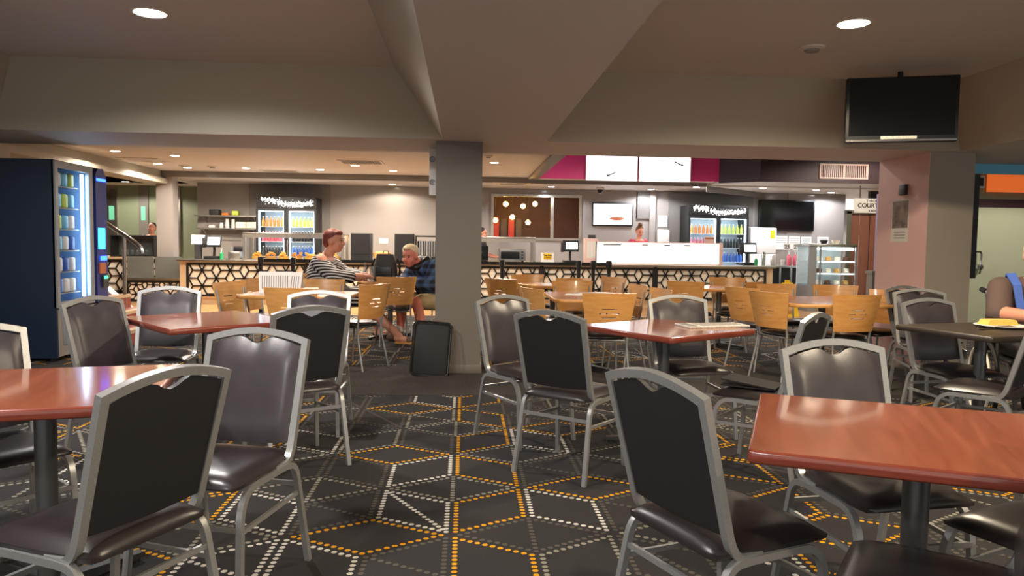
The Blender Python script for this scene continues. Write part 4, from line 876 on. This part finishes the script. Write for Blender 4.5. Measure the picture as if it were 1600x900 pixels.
MB().b2(.03, .045, .84, .98, .88, 1.0).build('keypad', 'copper_sign', cp); MB().b2(.03, .05, .90, 1.03, .72, .86).build('coin_slot', 'charcoal', cp); MB().b2(.05, .054, .92, 1.0, .82, .85).build('slot_light', 'led_green', cp)
for j in range(6):
    z = .70 + j * .225
    MB().b2(-.86, -.06, .05, .60, z - .012, z).build('shelf', 'grey_trim', vm)
    for k in range(4):
        m = ('white', 'sky', 'white', 'sky', 'white', 'blue', 'lime', 'white')[(j * 3 + k * 5) % 8]
        o = MB().box((0, 0, .075), (.05, .10, .15), .018).build('snack_packet', m, None, 60, (-4.18 - .10, 7.85 + .115 + k * .13, z))
        tag(o, f"upright snack packet on the {('lowest', 'second lowest', 'third lowest', 'fourth lowest', 'second highest', 'highest')[j]} vending shelf", 'snack', f'snack packets on vending shelf {"abcdef"[j]}')
# hand rail, sanitiser stand, heat lamps and servers' glass case on the left
hr = thing('hand_rail', 'chrome hand rail sloping down beside the stairs', 'rail', (0, 10.38, 0))
MB().tube([(-5.7, 0, 2.06), (-4.62, 0, 1.33), (-4.46, 0, 1.22), (-4.40, 0, 1.16), (-4.385, 0, 1.08)], .028, n=10).build('rail', 'chrome', hr)
MB().cyl((-4.62, 0, 0), (-4.62, 0, 1.32), .026, n=10).build('post', 'steel', hr); MB().cyl((-5.3, 0, .51), (-5.3, 0, 1.78), .026, n=10).build('post', 'steel', hr)
ss = thing('sanitiser_stand', 'hand sanitiser stand with yellow green bottle beside the vending machine', 'dispenser', (-5.15, 10.9, 0))
MB().cyl((0, 0, 0), (0, 0, 1.5), .018).cyl((0, 0, 0), (0, 0, .02), .12).build('pole', 'steel', ss); MB().b2(-.05, .05, -.07, -.012, 1.15, 1.48, .02).build('dispenser', 'white', ss); MB().lathe([(.045, 0), (.05, .02), (.05, .17), (.02, .21)], (.02, -.09, .83), 12).build('bottle', 'lime', ss); MB().b2(-.05, .07, -.15, -.012, .815, .83).build('bracket', 'steel', ss)
for k, x in enumerate((-8.3, -8.05)):
    t = thing('heat_lamp', ('chrome hanging heat lamp with coiled cord, nearer the vending machine', 'chrome hanging heat lamp with coiled cord, right one of the pair')[k], 'lamp', (x, 16.35, ZS))
    MB().lathe([(.09, -.22), (.10, -.2), (.10, 0)], n=18).build('canister', 'chrome', t)
    MB().tube([(.018 * math.cos(q * 1.1), .018 * math.sin(q * 1.1), -.22 - q * .008) for q in range(110)], .006, n=4).build('coiled_cord', 'black', t)
    MB().lathe([(.02, -1.10), (.05, -1.12), (.12, -1.28), (.11, -1.28)], n=18).build('shade', 'white', t)
struct(MB().b2(XL, -6.3, 15.8, 17.5, ZS, ZS + .1).build('ceiling_kitchen_left', 'ceiling_paint'))
gc = thing('glass_display', 'dark framed glass display case on the side counter below the smiling server', 'display case', (-6.95, 16.15, .90))
MB().b2(-.45, .45, -.18, .2, 0, .03).b2(-.45, .45, -.18, .2, .43, .45).b2(-.45, -.43, -.18, .2, .03, .43).b2(.43, .45, -.18, .2, .03, .43).build('frame', 'charcoal', gc); MB().b2(-.43, .43, -.175, -.17, .03, .43).build('pane', 'glass', gc); MB().b2(-.43, .43, .19, .2, .03, .43).build('back', 'grey_trim', gc)
for k in range(6): tag(MB().lathe([(.028, 0), (.034, .11), (.031, .11), (.026, .01)], n=12).build('drinking_glass', 'clear', None, 38, (-7.2 + k * .1, 16.1, .93)), 'drinking glass in the row inside the glass display', 'glass', 'glasses in display case')

# ---------------------------------------------------------------- television, column fittings, corridor
tv = thing('hung_television', 'black switched off television hung in the corner of the right ceiling tray', 'television', (3.78, 6.28, 2.215), R(-17))
tv.scale = (.9, .9, .94); MB().b2(-.50, .50, 0, .07, 0, .60, .008).build('bezel', 'black', tv); MB().b2(-.47, .47, -.004, 0, .06, .57).build('display', 'black_gloss', tv); MB().b2(-.49, .49, -.008, 0, .008, .026).build('silver_strip', 'chrome', tv); MB().b2(-.18, .14, -.014, -.004, .028, .055).build('label_plate', 'newsprint', tv)
MB().cyl((0, .1, .3), (0, .1, .66), .025).b2(-.12, .12, .07, .12, .2, .4).build('bracket', 'black', tv)
ps = thing('poster', 'paper poster with a dark haired figure photo taped to the pale column', 'poster', (4.698, 7.74, 1.36)); MB().b2(-.004, 0, -.16, .16, 0, .46).build('sheet', 'paper', ps); MB().b2(-.006, -.004, -.14, .14, .15, .44).build('picture', 'poster_art', ps)
for k in range(3): MB().b2(-.006, -.004, -.1, .1, .04 + k * .03, .048 + k * .03).build('text_line', 'ink_grey', ps)
tag(MB().b2(4.66, 4.70, 7.62, 7.74, 1.86, 1.97, .006).build('wall_sensor', 'charcoal'), 'small square sensor box above the poster on the pale column', 'sensor')
struct(MB().b2(5.85, 5.98, 8.3, 8.36, .95, 2.16).build('trim_8', 'black'))
wv = thing('wall_speaker', 'white wall mounted speaker with two round cones on the side of the grey pillar', 'speaker', (-.335, 8.0, 1.78)); MB().b2(-.045, .05, -.13, .13, 0, .52, .012).build('cabinet', 'white', wv)
for z in (.14, .38): MB().lathe([(.032, 0), (.03, .004), (.012, -.004)], n=16).build('cone', 'grey_trim', wv).matrix_local = Matrix.Translation((-.012, -.131, z)) @ Euler((R(90), 0, 0)).to_matrix().to_4x4()
t = thing('exit_sign', 'glowing copper coloured sign over the corridor door at the right edge', 'sign', (8.9, 11.7, 2.24)); MB().b2(-.32, .9, 0, .05, 0, .30).build('board', 'exit_glow', t)
t = thing('corridor_vent', 'small square vent beside the glowing copper sign', 'vent', (8.42, 11.72, 2.30)); MB().b2(-.11, .11, 0, .04, 0, .2).build('frame', 'ring', t); MB().b2(-.08, .08, -.004, 0, .03, .17).build('duct', 'charcoal', t)
dr = struct(MB().b2(8.05, 10.5, 11.70, 11.74, 0, 1.98).build('door_2', 'door_pale'))
MB().tube([(8.44, 11.69, .88), (8.44, 11.62, .90), (8.44, 11.60, 1.0), (8.44, 11.60, 1.22), (8.44, 11.62, 1.25), (8.34, 11.69, 1.25)], .018, n=8).build('door_handle', 'chrome', dr); MB().cyl((8.44, 11.60, 1.0), (8.44, 11.69, 1.0), .05).build('lock_rose', 'chrome', dr)
MB().b2(8.30, 8.31, 11.695, 11.70, 0, 1.98).build('door_joint', 'grey_trim', dr)
downlight(8.8, 9.6, 2.60, 'added unseen downlight lighting the corridor behind the pale column', r=.08); struct(MB().b2(7.9, XR, YB1 + .06, 11.8, 2.60, 2.66).build('ceiling_corridor', 'ceiling_paint'))  # corridor downlight is added because the corridor needs light
downlight(8.2, 12.7, 3.45, 'added unseen downlight before the maroon bulkhead, lighting the courtyard sign', r=.08, pw=1.7)  # added out of view to light the sign, strips and cake cabinet
# pass through window: glowing pendants inside the next room
for k, (x, z) in enumerate(((1.0, 2.25), (1.45, 2.22), (1.2, 1.95), (.75, 1.85), (1.75, 2.28), (1.6, 1.82))):
    t = thing('pendant_light', ('warm pendant globe, first seen through the pass through window', 'warm pendant globe high in the window, brightest pair right one', 'warm pendant globe lower in the middle of the window', 'warm pendant globe at the left edge of the window', 'warm pendant globe high near the window mullion', 'warm pendant globe low beside the window centre')[k], 'lamp', (x, 18.3 + .25 * (k % 3), z), 0, 'pendant globes beyond window')
    MB().ell((0, 0, 0), (.06, .06, .06), 12, 8).build('globe', 'pendant_glow', t); MB().cyl((0, 0, .05), (0, 0, 2.62 - z), .006, n=6).build('cord', 'black', t)
for k in range(4): tag(MB().b2(.75 + k * .2, .9 + k * .2, 19.6, 19.66, 0.0, 1.98 - .05 * (k % 2)).build('folded_banner', 'red' if k % 2 == 0 else 'plum'), 'tall red and plum banner strip seen through the window', 'banner', 'banners beyond window')

# ---------------------------------------------------------------- things on tables and floor
tr = thing('black_tray', 'black plastic tray leaning upright against the grey pillar', 'tray', (-.335, 7.10, .0)); M_ = Matrix.Rotation(R(-12), 4, 'X') @ Matrix.Rotation(R(4), 4, 'Y')
b = MB(); b.m = M_; b.b2(-.17, .17, .0, .012, .012, .51, .005); b.build('tray_floor', 'rubber', tr)
b = MB(); b.m = M_; b.tube([(-.18, -.012, .03), (-.15, -.012, .006), (.15, -.012, .006), (.18, -.012, .03), (.18, -.012, .49), (.15, -.012, .52), (-.15, -.012, .52), (-.18, -.012, .49)], .012, n=6, close=True); b.build('rim', 'black', tr)
np_ = thing('newspaper', 'folded newspaper lying on the middle right table', 'newspaper', (1.62, 4.72, .765), R(12)); MB().b2(-.22, .22, -.10, .10, 0, .014, .004).build('folded_pages', 'newsprint', np_); MB().b2(-.21, -.15, -.09, .09, .014, .0155).build('picture', 'ink_grey', np_)
for k in range(4): MB().b2(-.12, .2, -.075 + k * .045, -.05 + k * .045, .014, .015).build('text_column', 'ink_grey', np_)
fo = thing('black_folder', 'black folder lying on the seat of the chair turned left', 'folder', (1.66, 4.12, .492), R(-35)); MB().b2(-.15, .15, -.11, .11, 0, .008).build('back_cover', 'black', fo); MB().box((0, 0, .022), (.30, .22, .008), ry=R(6)).build('front_cover', 'black', fo)
for k, (x, y, rz, l) in enumerate(((-1.88, 7.52, 8, 'large upright folded menu with columns of print, on the timber table'), (-1.655, 7.44, -16, 'small upright folded menu right of the larger one'))):
    t = thing('folded_menu', l, 'menu', (x, y, .765), R(rz)); w_ = .155 if k == 0 else .058; h_ = .21
    for s in (-1, 1):
        sh = MB().add([(-w_, s * .05, 0), (w_, s * .05, 0), (w_ * 1.06, s * .004, h_), (-w_ * 1.06, s * .004, h_)], [(0, 1, 2, 3)]).build('leaf', 'paper', t)
        if s < 0:
            for q in range(12 if k == 0 else 4):
                x_ = -w_ * .85 + q * (2 * w_ * .85) / (12 if k == 0 else 4); MB().add([(x_, -.042, .04), (x_ + .007, -.042, .04), (x_ + .007, -.014, .17), (x_, -.014, .17)], [(0, 1, 2, 3)]).build('print_column', 'ink_grey', t)
for k, (x, y, rz, l) in enumerate(((1.35, 7.85, 20, 'white paper sheet at the far end of the six chair table'), (1.20, 7.6, -15, 'white paper sheet nearer the middle of the six chair table'))):
    tag(MB().b2(-.15, .15, -.1, .1, 0, .003).build('paper_sheet', 'paper', None, 38, (x, y, .765)), l, 'paper').rotation_euler = (0, 0, R(rz))
bp = thing('backpack', 'black backpack standing on the table between the couple', 'backpack', (-1.03, 9.78, .765), R(-8))
MB().add(*(lambda n=10: ([( (.16 - .05 * (j / 7) ** 3) * math.copysign(abs(math.cos(a)) ** .7, math.cos(a)), (.10 - .04 * (j / 7) ** 2) * math.copysign(abs(math.sin(a)) ** .7, math.sin(a)) - .02 * (j / 7), .36 * j / 7) for j in range(8) for a in [2 * math.pi * k / 16 for k in range(16)]], [(j * 16 + k, j * 16 + (k + 1) % 16, (j + 1) * 16 + (k + 1) % 16, (j + 1) * 16 + k) for j in range(7) for k in range(16)] + [tuple(range(16))[::-1], tuple(7 * 16 + k for k in range(16))]))()).build('bag', 'charcoal', bp, 70)
MB().b2(-.11, .11, -.135, -.095, .05, .20, .015).build('front_pocket', 'black', bp); MB().tube([(-.04, .0, .35), (-.03, 0, .40), (.03, 0, .40), (.04, 0, .35)], .008, n=6).build('grab_loop', 'black', bp)
for s in (-1, 1): MB().tube([(s * .15, .02, .30), (s * .19, .0, .2), (s * .16, .03, .03)], .014, n=6).build('strap', 'black', bp)
jar('drink_bottle', -1.30, 9.80, .765, [(.033, 0), (.036, .10), (.036, .13), (.014, .2), (.014, .25)], 'clear', 'clear glass bottle with a pale drink on the couple\'s table', 'bottle', ([(.03, .005), (.033, .09), (.03, .09)], 'pink_pale', 'drink'))
jar('glass_jug', -1.18, 9.72, .765, [(.05, 0), (.058, .2), (.052, .2), (.045, .012)], 'clear', 'clear glass tumbler between the woman\'s hand and the backpack', 'glass')
pl = thing('dinner_plate', 'white oval plate of food on the dark brown table', 'plate', (3.62, 4.75, .765), R(10)); MB().lathe([(.09, 0), (.10, .004), (.16, .018), (.155, .021), (.09, .008), (.001, .008)], n=24).build('plate', 'white', pl)
tag(MB().prism([(-.11, 0), (.11, 0), (.09, .035), (-.09, .035)], 'y', -.05, .05).build('toasted_sandwich', 'fries', None, 30, (3.60, 4.75, .786)), 'toasted sandwich half on the white plate', 'sandwich')
tag(MB().tube([(3.38, 4.60, .771), (3.46, 4.64, .772), (3.52, 4.66, .774)], .006, n=6).ell((3.37, 4.595, .771), (.025, .014, .005), 10, 6).build('spoon', 'chrome'), 'silver spoon beside the plate of food', 'spoon')

# ---------------------------------------------------------------- people
def caps(b, p0, p1, r0, r1):
    p0, p1 = Vector(p0), Vector(p1); b.cyl(p0, p1, r0, r1, n=14); b.ell(p0, (r0,) * 3, 14, 9); b.ell(p1, (r1,) * 3, 14, 9)
def blob(name, prims, m, parent, vox=0.012, smooth=4):
    b = MB()
    for p in prims:
        if p[0] == 'c': caps(b, *p[1:])
        else: b.ell(p[1], p[2], 16, 11, p[3] if len(p) > 3 else None)
    o = b.build(name, m)
    rm = o.modifiers.new('r', 'REMESH'); rm.mode = 'VOXEL'; rm.voxel_size = vox
    sm = o.modifiers.new('s', 'SMOOTH'); sm.iterations = smooth; sm.factor = 0.5
    bpy.context.view_layer.update()
    me = bpy.data.meshes.new_from_object(o.evaluated_get(bpy.context.evaluated_depsgraph_get())); old = o.data
    o.modifiers.clear(); o.data = me; me.name = name; bpy.data.meshes.remove(old)
    me.polygons.foreach_set('use_smooth', [True] * len(me.polygons))
    if parent is not None: o.parent = parent
    return o
def chain(pts, rs): return [('c', pts[i], pts[i + 1], rs[i], rs[i + 1]) for i in range(len(pts) - 1)]
def hand(wr, d, side, s=1.0):
    """palm with four fingers and a thumb; d = pointing direction"""
    wr = Vector(wr); d = Vector(d).normalized(); up_ = Vector((0, 0, 1)); sd = d.cross(up_).normalized(); out = [('c', wr, wr + d * .07 * s, .026 * s, .032 * s)]
    for k, L in enumerate((.055, .065, .06, .045)):
        base = wr + d * .085 * s + sd * ((k - 1.5) * .019 * s); mid = base + d * L * .55 * s - up_ * .008; tip = mid + d * L * .45 * s - up_ * .022
        out += chain([base - d * .02, mid, tip], [.010, .0095, .0085])
    th = wr + d * .03 * s + sd * (side * .032); out += chain([th - sd * side * .01, th + d * .035 + sd * side * .014, th + d * .06 + sd * side * .004 - up_ * .012], [.012, .011, .009])
    return out
def head_prims(hc, f, s=1.0, nose=1.0):
    """skull, jaw, nose, ears around head centre hc facing f"""
    hc = Vector(hc); f = Vector(f).normalized(); rz = math.atan2(-f.x, f.y); e = Euler((math.asin(max(-1, min(1, f.z))), 0, rz)); M = e.to_matrix(); q = lambda x, y, z: hc + M @ Vector((x * s, y * s, z * s))
    return [('e', q(0, -.008, .025), (.077 * s, .096 * s, .092 * s), tuple(e)), ('e', q(0, .025, -.045), (.060 * s, .066 * s, .072 * s), tuple(e)), ('e', q(0, .045, -.085), (.038 * s, .036 * s, .03 * s), tuple(e)),
            ('e', q(0, .098, -.018), (.014 * s, .02 * s * nose, .026 * s), tuple(e)), ('e', q(-.078, -.005, -.01), (.012 * s, .022 * s, .032 * s), tuple(e)), ('e', q(.078, -.005, -.01), (.012 * s, .022 * s, .032 * s), tuple(e)),
            ('e', q(-.042, .062, -.03), (.028 * s, .025 * s, .026 * s), tuple(e)), ('e', q(.042, .062, -.03), (.028 * s, .025 * s, .026 * s), tuple(e))], q, e
def face(q, e, parent, s=1.0, brow='hair_brown'):
    for sx in (-1, 1):
        MB().ell(q(sx * .03, .084, .012), (.011 * s, .006 * s, .006 * s), 8, 6, tuple(e)).build('eye', 'eye', parent); MB().ell(q(sx * .031, .088, .032), (.02 * s, .006 * s, .004 * s), 8, 6, tuple(e)).build('eyebrow', brow, parent)
    MB().ell(q(0, .086, -.062), (.024 * s, .007 * s, .006 * s), 10, 6, tuple(e)).build('mouth', 'lip', parent)

def person(label, loc, f): return thing('person', label, 'person', (loc[0], loc[1], loc[2] if len(loc) > 2 else 0), rot_of(f))
# woman in the striped dress, seated, facing right
P = person('woman in a black and white striped dress sitting with her arms on the table', (-1.80, 9.80), (1, -.05)); P.scale = (1.18, 1.08, 1.04)
hp, q, e = head_prims((.02, .10, 1.235), (.12, 1, -.05), 1.2)
arms = []
for s in (-1, 1): arms += chain([(s * .235, -.02, .99), (s * .29, .18, .80), (s * .16, .46, .80)], [.085, .07, .042]) + hand((s * .16, .46, .805), (-s * .25, 1, .05), -s)
legs = chain([(-.12, .05, .53), (-.14, .46, .55), (-.15, .56, .30), (-.17, .60, .09)], [.12, .088, .062, .042]) + chain([(.13, .05, .53), (.17, .44, .55), (.24, .70, .30), (.28, .92, .09)], [.12, .09, .064, .044])
feet = chain([(-.17, .58, .06), (-.17, .76, .035)], [.042, .034]) + chain([(.28, .90, .06), (.30, 1.08, .035)], [.042, .034])
trunk = [('e', (0, -.02, .60), (.24, .22, .17)), ('e', (0, -.03, .80), (.225, .19, .24)), ('e', (0, -.03, .98), (.23, .13, .10)), ('c', (0, .0, 1.02), (.01, .06, 1.14), .075, .065)]
blob('body', hp + arms + legs + feet + trunk, 'skin', P)
dress = [('e', (0, -.02, .58), (.262, .25, .17)), ('e', (0, -.03, .80), (.255, .215, .235)), ('e', (0, -.05, .93), (.245, .15, .11)), ('e', (0, .05, .88), (.2, .17, .12))]
for s in (-1, 1): dress += chain([(s * .225, -.03, .975), (s * .29, .17, .805), (s * .23, .33, .80)], [.10, .092, .08])
dress += chain([(-.12, .04, .53), (-.14, .44, .54)], [.15, .115]) + chain([(.13, .04, .53), (.17, .42, .54)], [.15, .115])
blob('dress', dress, 'stripes', P)
blob('hair', [('e', q(0, -.03, .055), (.100, .110, .095)), ('e', q(0, -.07, .0), (.09, .062, .095)), ('e', q(0, .03, .085), (.075, .065, .04))], 'hair_auburn', P, .012, 3); face(q, e, P, 1.2, 'hair_auburn')
for a in (((-.17, .56, .012), (-.17, .80, .012)), ((.28, .88, .012), (.30, 1.12, .012))): MB().tube([a[0], a[1]], .085, ref=(0, 0, 1), h=.024).build('sandal', 'wicker', P)
# man in the plaid jacket, seated, leaning to the left, face to the viewer
P = person('grey haired man in a blue plaid jacket and shorts hunched over the table', (-.42, 9.88), (-.8, -.6))
hp, q, e = head_prims((-.04, .38, 1.11), (-.45, .9, -.30), 1.2, 1.2)
arms = []
for s in (-1, 1): arms += chain([(s * .21, .15, .95), (s * .30, .25, .74), (s * .12, .48, .79)], [.07, .06, .042]) + hand((s * .12, .48, .80), (-s * .4, 1, 0), -s)
legs = chain([(-.11, .03, .50), (-.20, .38, .52), (-.22, .34, .30), (-.24, .36, .09)], [.10, .075, .062, .042]) + chain([(.11, .03, .50), (.14, .42, .52), (.14, .40, .30), (.14, .42, .09)], [.10, .075, .062, .042])
trunk = [('e', (0, 0, .56), (.19, .16, .14)), ('e', (0, .06, .76), (.20, .15, .22)), ('e', (0, .15, .93), (.21, .12, .11)), ('c', (0, .18, .97), (-.04, .32, 1.06), .07, .06)]
blob('body', hp + arms + legs + trunk, 'skin_red', P)
jk = [('e', (0, 0, .60), (.22, .19, .16)), ('e', (0, .05, .77), (.26, .21, .24)), ('e', (0, .15, .95), (.26, .17, .135))]
for s in (-1, 1): jk += chain([(s * .23, .12, .97), (s * .31, .24, .745), (s * .16, .44, .79)], [.105, .09, .066])
blob('jacket', jk, 'plaid', P); blob('collar', [('c', (-.10, .15, 1.05), (.10, .15, 1.05), .06, .06), ('c', (.11, .16, 1.05), (.09, .32, .98), .055, .04), ('c', (-.11, .16, 1.05), (-.10, .32, .96), .055, .04), ('c', (-.09, .33, .96), (.08, .33, .97), .04, .04)], 'black', P, .012, 3)
blob('shorts', [('e', (0, .0, .53), (.215, .18, .12))] + chain([(-.11, .03, .51), (-.185, .30, .52)], [.125, .105]) + chain([(.11, .03, .51), (.135, .34, .52)], [.125, .105]), 'khaki', P)
blob('hair', [('e', q(0, -.025, .055), (.098, .112, .086)), ('e', q(0, -.065, .01), (.092, .058, .086)), ('e', q(0, .05, .10), (.063, .046, .029))], 'hair_white', P, .012, 2); face(q, e, P, 1.2, 'hair_brown')
for (x, y) in ((-.24, .36), (.14, .42)):
    blob('sock', [('c', (x, y, .08), (x, y, .17), .046, .05)], 'sock', P, .01, 2); blob('shoe', [('c', (x, y - .02, .055), (x, y + .16, .045), .05, .042), ('c', (x, y, .06), (x, y, .10), .048, .05)], 'shoe', P, .01, 2)
# standing servers behind the counters
def server(label, loc, f, shirt, hair, bun, hy=1.60, lean=0.0, look=(0, 1, -.25)):
    P = person(label, loc, f); hp, q, e = head_prims((0, .03 + lean, hy), look, 1.0); k = hy / 1.60
    arms = []
    for s in (-1, 1): arms += chain([(s * .18, lean * .8, 1.38 * k), (s * .22, .05 + lean, 1.12 * k), (s * .14, .28 + lean, 1.06 * k)], [.052, .044, .034]) + hand((s * .14, .28 + lean, 1.06 * k), (-s * .2, 1, -.2), -s, .9)
    legs = []
    for s in (-1, 1): legs += chain([(s * .09, 0, .90 * k), (s * .10, .02, .48 * k), (s * .10, 0, .09), (s * .11, .1, .04)], [.095, .062, .045, .04])
    trunk = [('e', (0, 0, .95 * k), (.17, .12, .14)), ('e', (0, lean * .4, 1.18 * k), (.155, .11, .2)), ('e', (0, lean * .8, 1.36 * k), (.175, .09, .09)), ('c', (0, lean * .8, 1.40 * k), (0, .02 + lean, hy - .09), .055, .05)]
    blob('body', hp + arms + legs + trunk, 'skin', P)
    sh = [('e', (0, 0, .95 * k), (.185, .135, .15)), ('e', (0, lean * .4, 1.18 * k), (.17, .125, .2)), ('e', (0, lean * .75, 1.35 * k), (.19, .10, .09))]
    for s in (-1, 1): sh += chain([(s * .175, lean * .8, 1.375 * k), (s * .215, .04 + lean, 1.15 * k)], [.066, .058])
    blob('shirt', sh, shirt, P)
    tr_ = []
    for s in (-1, 1): tr_ += chain([(s * .09, 0, .90 * k), (s * .10, .02, .48 * k), (s * .10, 0, .12)], [.108, .075, .058])
    blob('trousers', tr_, 'black', P)
    hs = [('e', q(0, -.03, .05), (.085, .092, .08)), ('e', q(0, -.06, .0), (.08, .05, .08))]
    if bun: hs.append(('e', q(0, -.04, .15), (.055, .055, .05)))
    blob('hair', hs, hair, P, .012, 2); face(q, e, P, 1.0, hair)
    return P
server('server with hair in a high bun and pink shirt behind the lit menu board', (3.80, 16.15), (.35, -1), 'shirt_pink', 'hair_brown', True, 1.58, .06, (.1, 1, -.45))
server('smiling server with dark hair behind the left glass display', (-6.93, 16.95), (.3, -1), 'black', 'hair_dark', False, 1.52, .03, (.15, 1, 0))
server('person with dark hair partly hidden by the grey pillar', (.34, 16.5), (.9, -.3), 'black', 'hair_dark', False, 1.50, .03, (0, 1, -.2))
# diner in the wheelchair at the right edge
wc = thing('wheelchair', 'wheelchair with black push grip at the right picture edge', 'wheelchair', (4.22, 5.22, 0), rot_of((-.35, -.94)))
for s in (-1, 1):
    wl = MB().tube([(s * .29, .30 * math.cos(a), .30 + .30 * math.sin(a)) for a in [2 * math.pi * k / 32 for k in range(32)]], .016, n=8, close=True).build('wheel', 'rubber', wc)
    MB().tube([(s * .33, .26 * math.cos(a), .30 + .26 * math.sin(a)) for a in [2 * math.pi * k / 32 for k in range(32)]], .010, n=6, close=True).build('hand_rim', 'cream', wl)
    for k in range(16):
        a = 2 * math.pi * k / 16; MB().cyl((s * .29, 0, .30), (s * .29, .29 * math.cos(a), .30 + .29 * math.sin(a)), .002, n=4).build('spoke', 'chrome', wl)
    MB().cyl((s * .26, 0, .30), (s * .31, 0, .30), .03).build('hub', 'black', wl)
    MB().tube([(s * .22, -.24, .30), (s * .22, -.26, .90), (s * .22, -.30, .96), (s * .22, -.40, .97)], .013, n=8).build('back_post', 'black', wc); MB().cyl((s * .22, -.30, .96), (s * .22, -.42, .97), .020, n=10).build('push_grip', 'rubber', wc)
    MB().tube([(s * .22, -.24, .45), (s * .22, .25, .46), (s * .20, .42, .12)], .013, n=8).build('side_frame', 'charcoal', wc); MB().b2(s * .24 - .02, s * .24 + .02, -.2, .12, .66, .69, .008).build('arm_pad', 'black', wc)
    MB().tube([(s * .24, -.22, .62), (s * .24, -.2, .665)], .012, n=6).tube([(s * .24, .08, .46), (s * .24, .08, .66)], .012, n=6).build('arm_post', 'charcoal', wc)
    MB().cyl((s * .19, .38, .07), (s * .22, .38, .07), .07, n=16).build('caster', 'rubber', wc)
MB().b2(-.21, .21, -.23, .22, .44, .49, .012).build('seat', 'black', wc); MB().b2(-.21, .21, -.265, -.245, .50, .90, .006).build('back_sling', 'black', wc); MB().cyl((-.29, 0, .30), (.29, 0, .30), .012).build('axle', 'charcoal', wc)
P = person('diner in a brown top with blue shoulder straps seated in the wheelchair', (4.22, 5.22), (-.35, -.94))
hp, q, e = head_prims((0, .04, 1.24), (0, 1, -.2)); arms = []
for s in (-1, 1): arms += chain([(s * .20, -.05, 1.0), (s * .25, .10, .82), (s * .10, .36, .82)], [.07, .06, .045]) + hand((s * .10, .36, .82), (-s * .3, 1, .0), -s)
legs = []
for s in (-1, 1): legs += chain([(s * .10, -.08, .58), (s * .11, .33, .58), (s * .11, .40, .16)], [.09, .07, .045]) + chain([(s * .11, .40, .13), (s * .11, .52, .10)], [.04, .035])
trunk = [('e', (0, -.08, .62), (.19, .14, .14)), ('e', (0, -.07, .84), (.19, .14, .22)), ('e', (0, -.06, 1.0), (.20, .11, .09)), ('c', (0, -.03, 1.04), (0, .02, 1.14), .06, .055)]
blob('body', hp + arms + legs + trunk, 'skin', P)
sh = [('e', (0, -.08, .64), (.205, .155, .14)), ('e', (0, -.07, .84), (.205, .155, .22)), ('e', (0, -.06, 1.0), (.215, .12, .095))]
for s in (-1, 1): sh += chain([(s * .20, -.05, 1.0), (s * .25, .10, .82)], [.09, .085])
blob('top', sh, 'shirt_taupe', P)
lg = []
for s in (-1, 1): lg += chain([(s * .10, -.08, .58), (s * .11, .33, .58), (s * .11, .40, .20)], [.105, .085, .06])
blob('trousers', lg, 'black', P)
for s in (-1, 1): MB().tube([(s * .13, -.19, .80), (s * .135, -.16, 1.02), (s * .135, -.06, 1.11), (s * .13, .07, 1.03), (s * .11, .105, .85)], .05, ref=(s * .1, 0, 1), h=.012).build('apron_strap', 'apron_blue', P)
blob('hair', [('e', q(0, -.03, .05), (.086, .095, .08)), ('e', q(0, -.06, 0), (.08, .05, .08))], 'hair_white', P, .012, 2); face(q, e, P)

# small ceiling fittings
for x, y, z, r_, l in ((2.68, 5.69, ZT, .10, 'flat round ceiling speaker beside the right tray downlight'), (-5.25, 14.3, ZC, .10, 'pale round smoke detector near the left ceiling vent'), (-4.75, 14.35, ZC, .09, 'second round smoke detector, right of the first'), (.36, 11.75, ZC, .07, 'small pale detector just right of the grey pillar top')):
    t = thing('ceiling_detector', l, 'detector', (x, y, z)); MB().lathe([(r_, 0), (r_, -.012), (r_ * .8, -.02)], n=20).build('base', 'ring', t); MB().lathe([(r_ * .6, -.02), (r_ * .5, -.035)], n=20).build('grille', 'grey_trim', t)
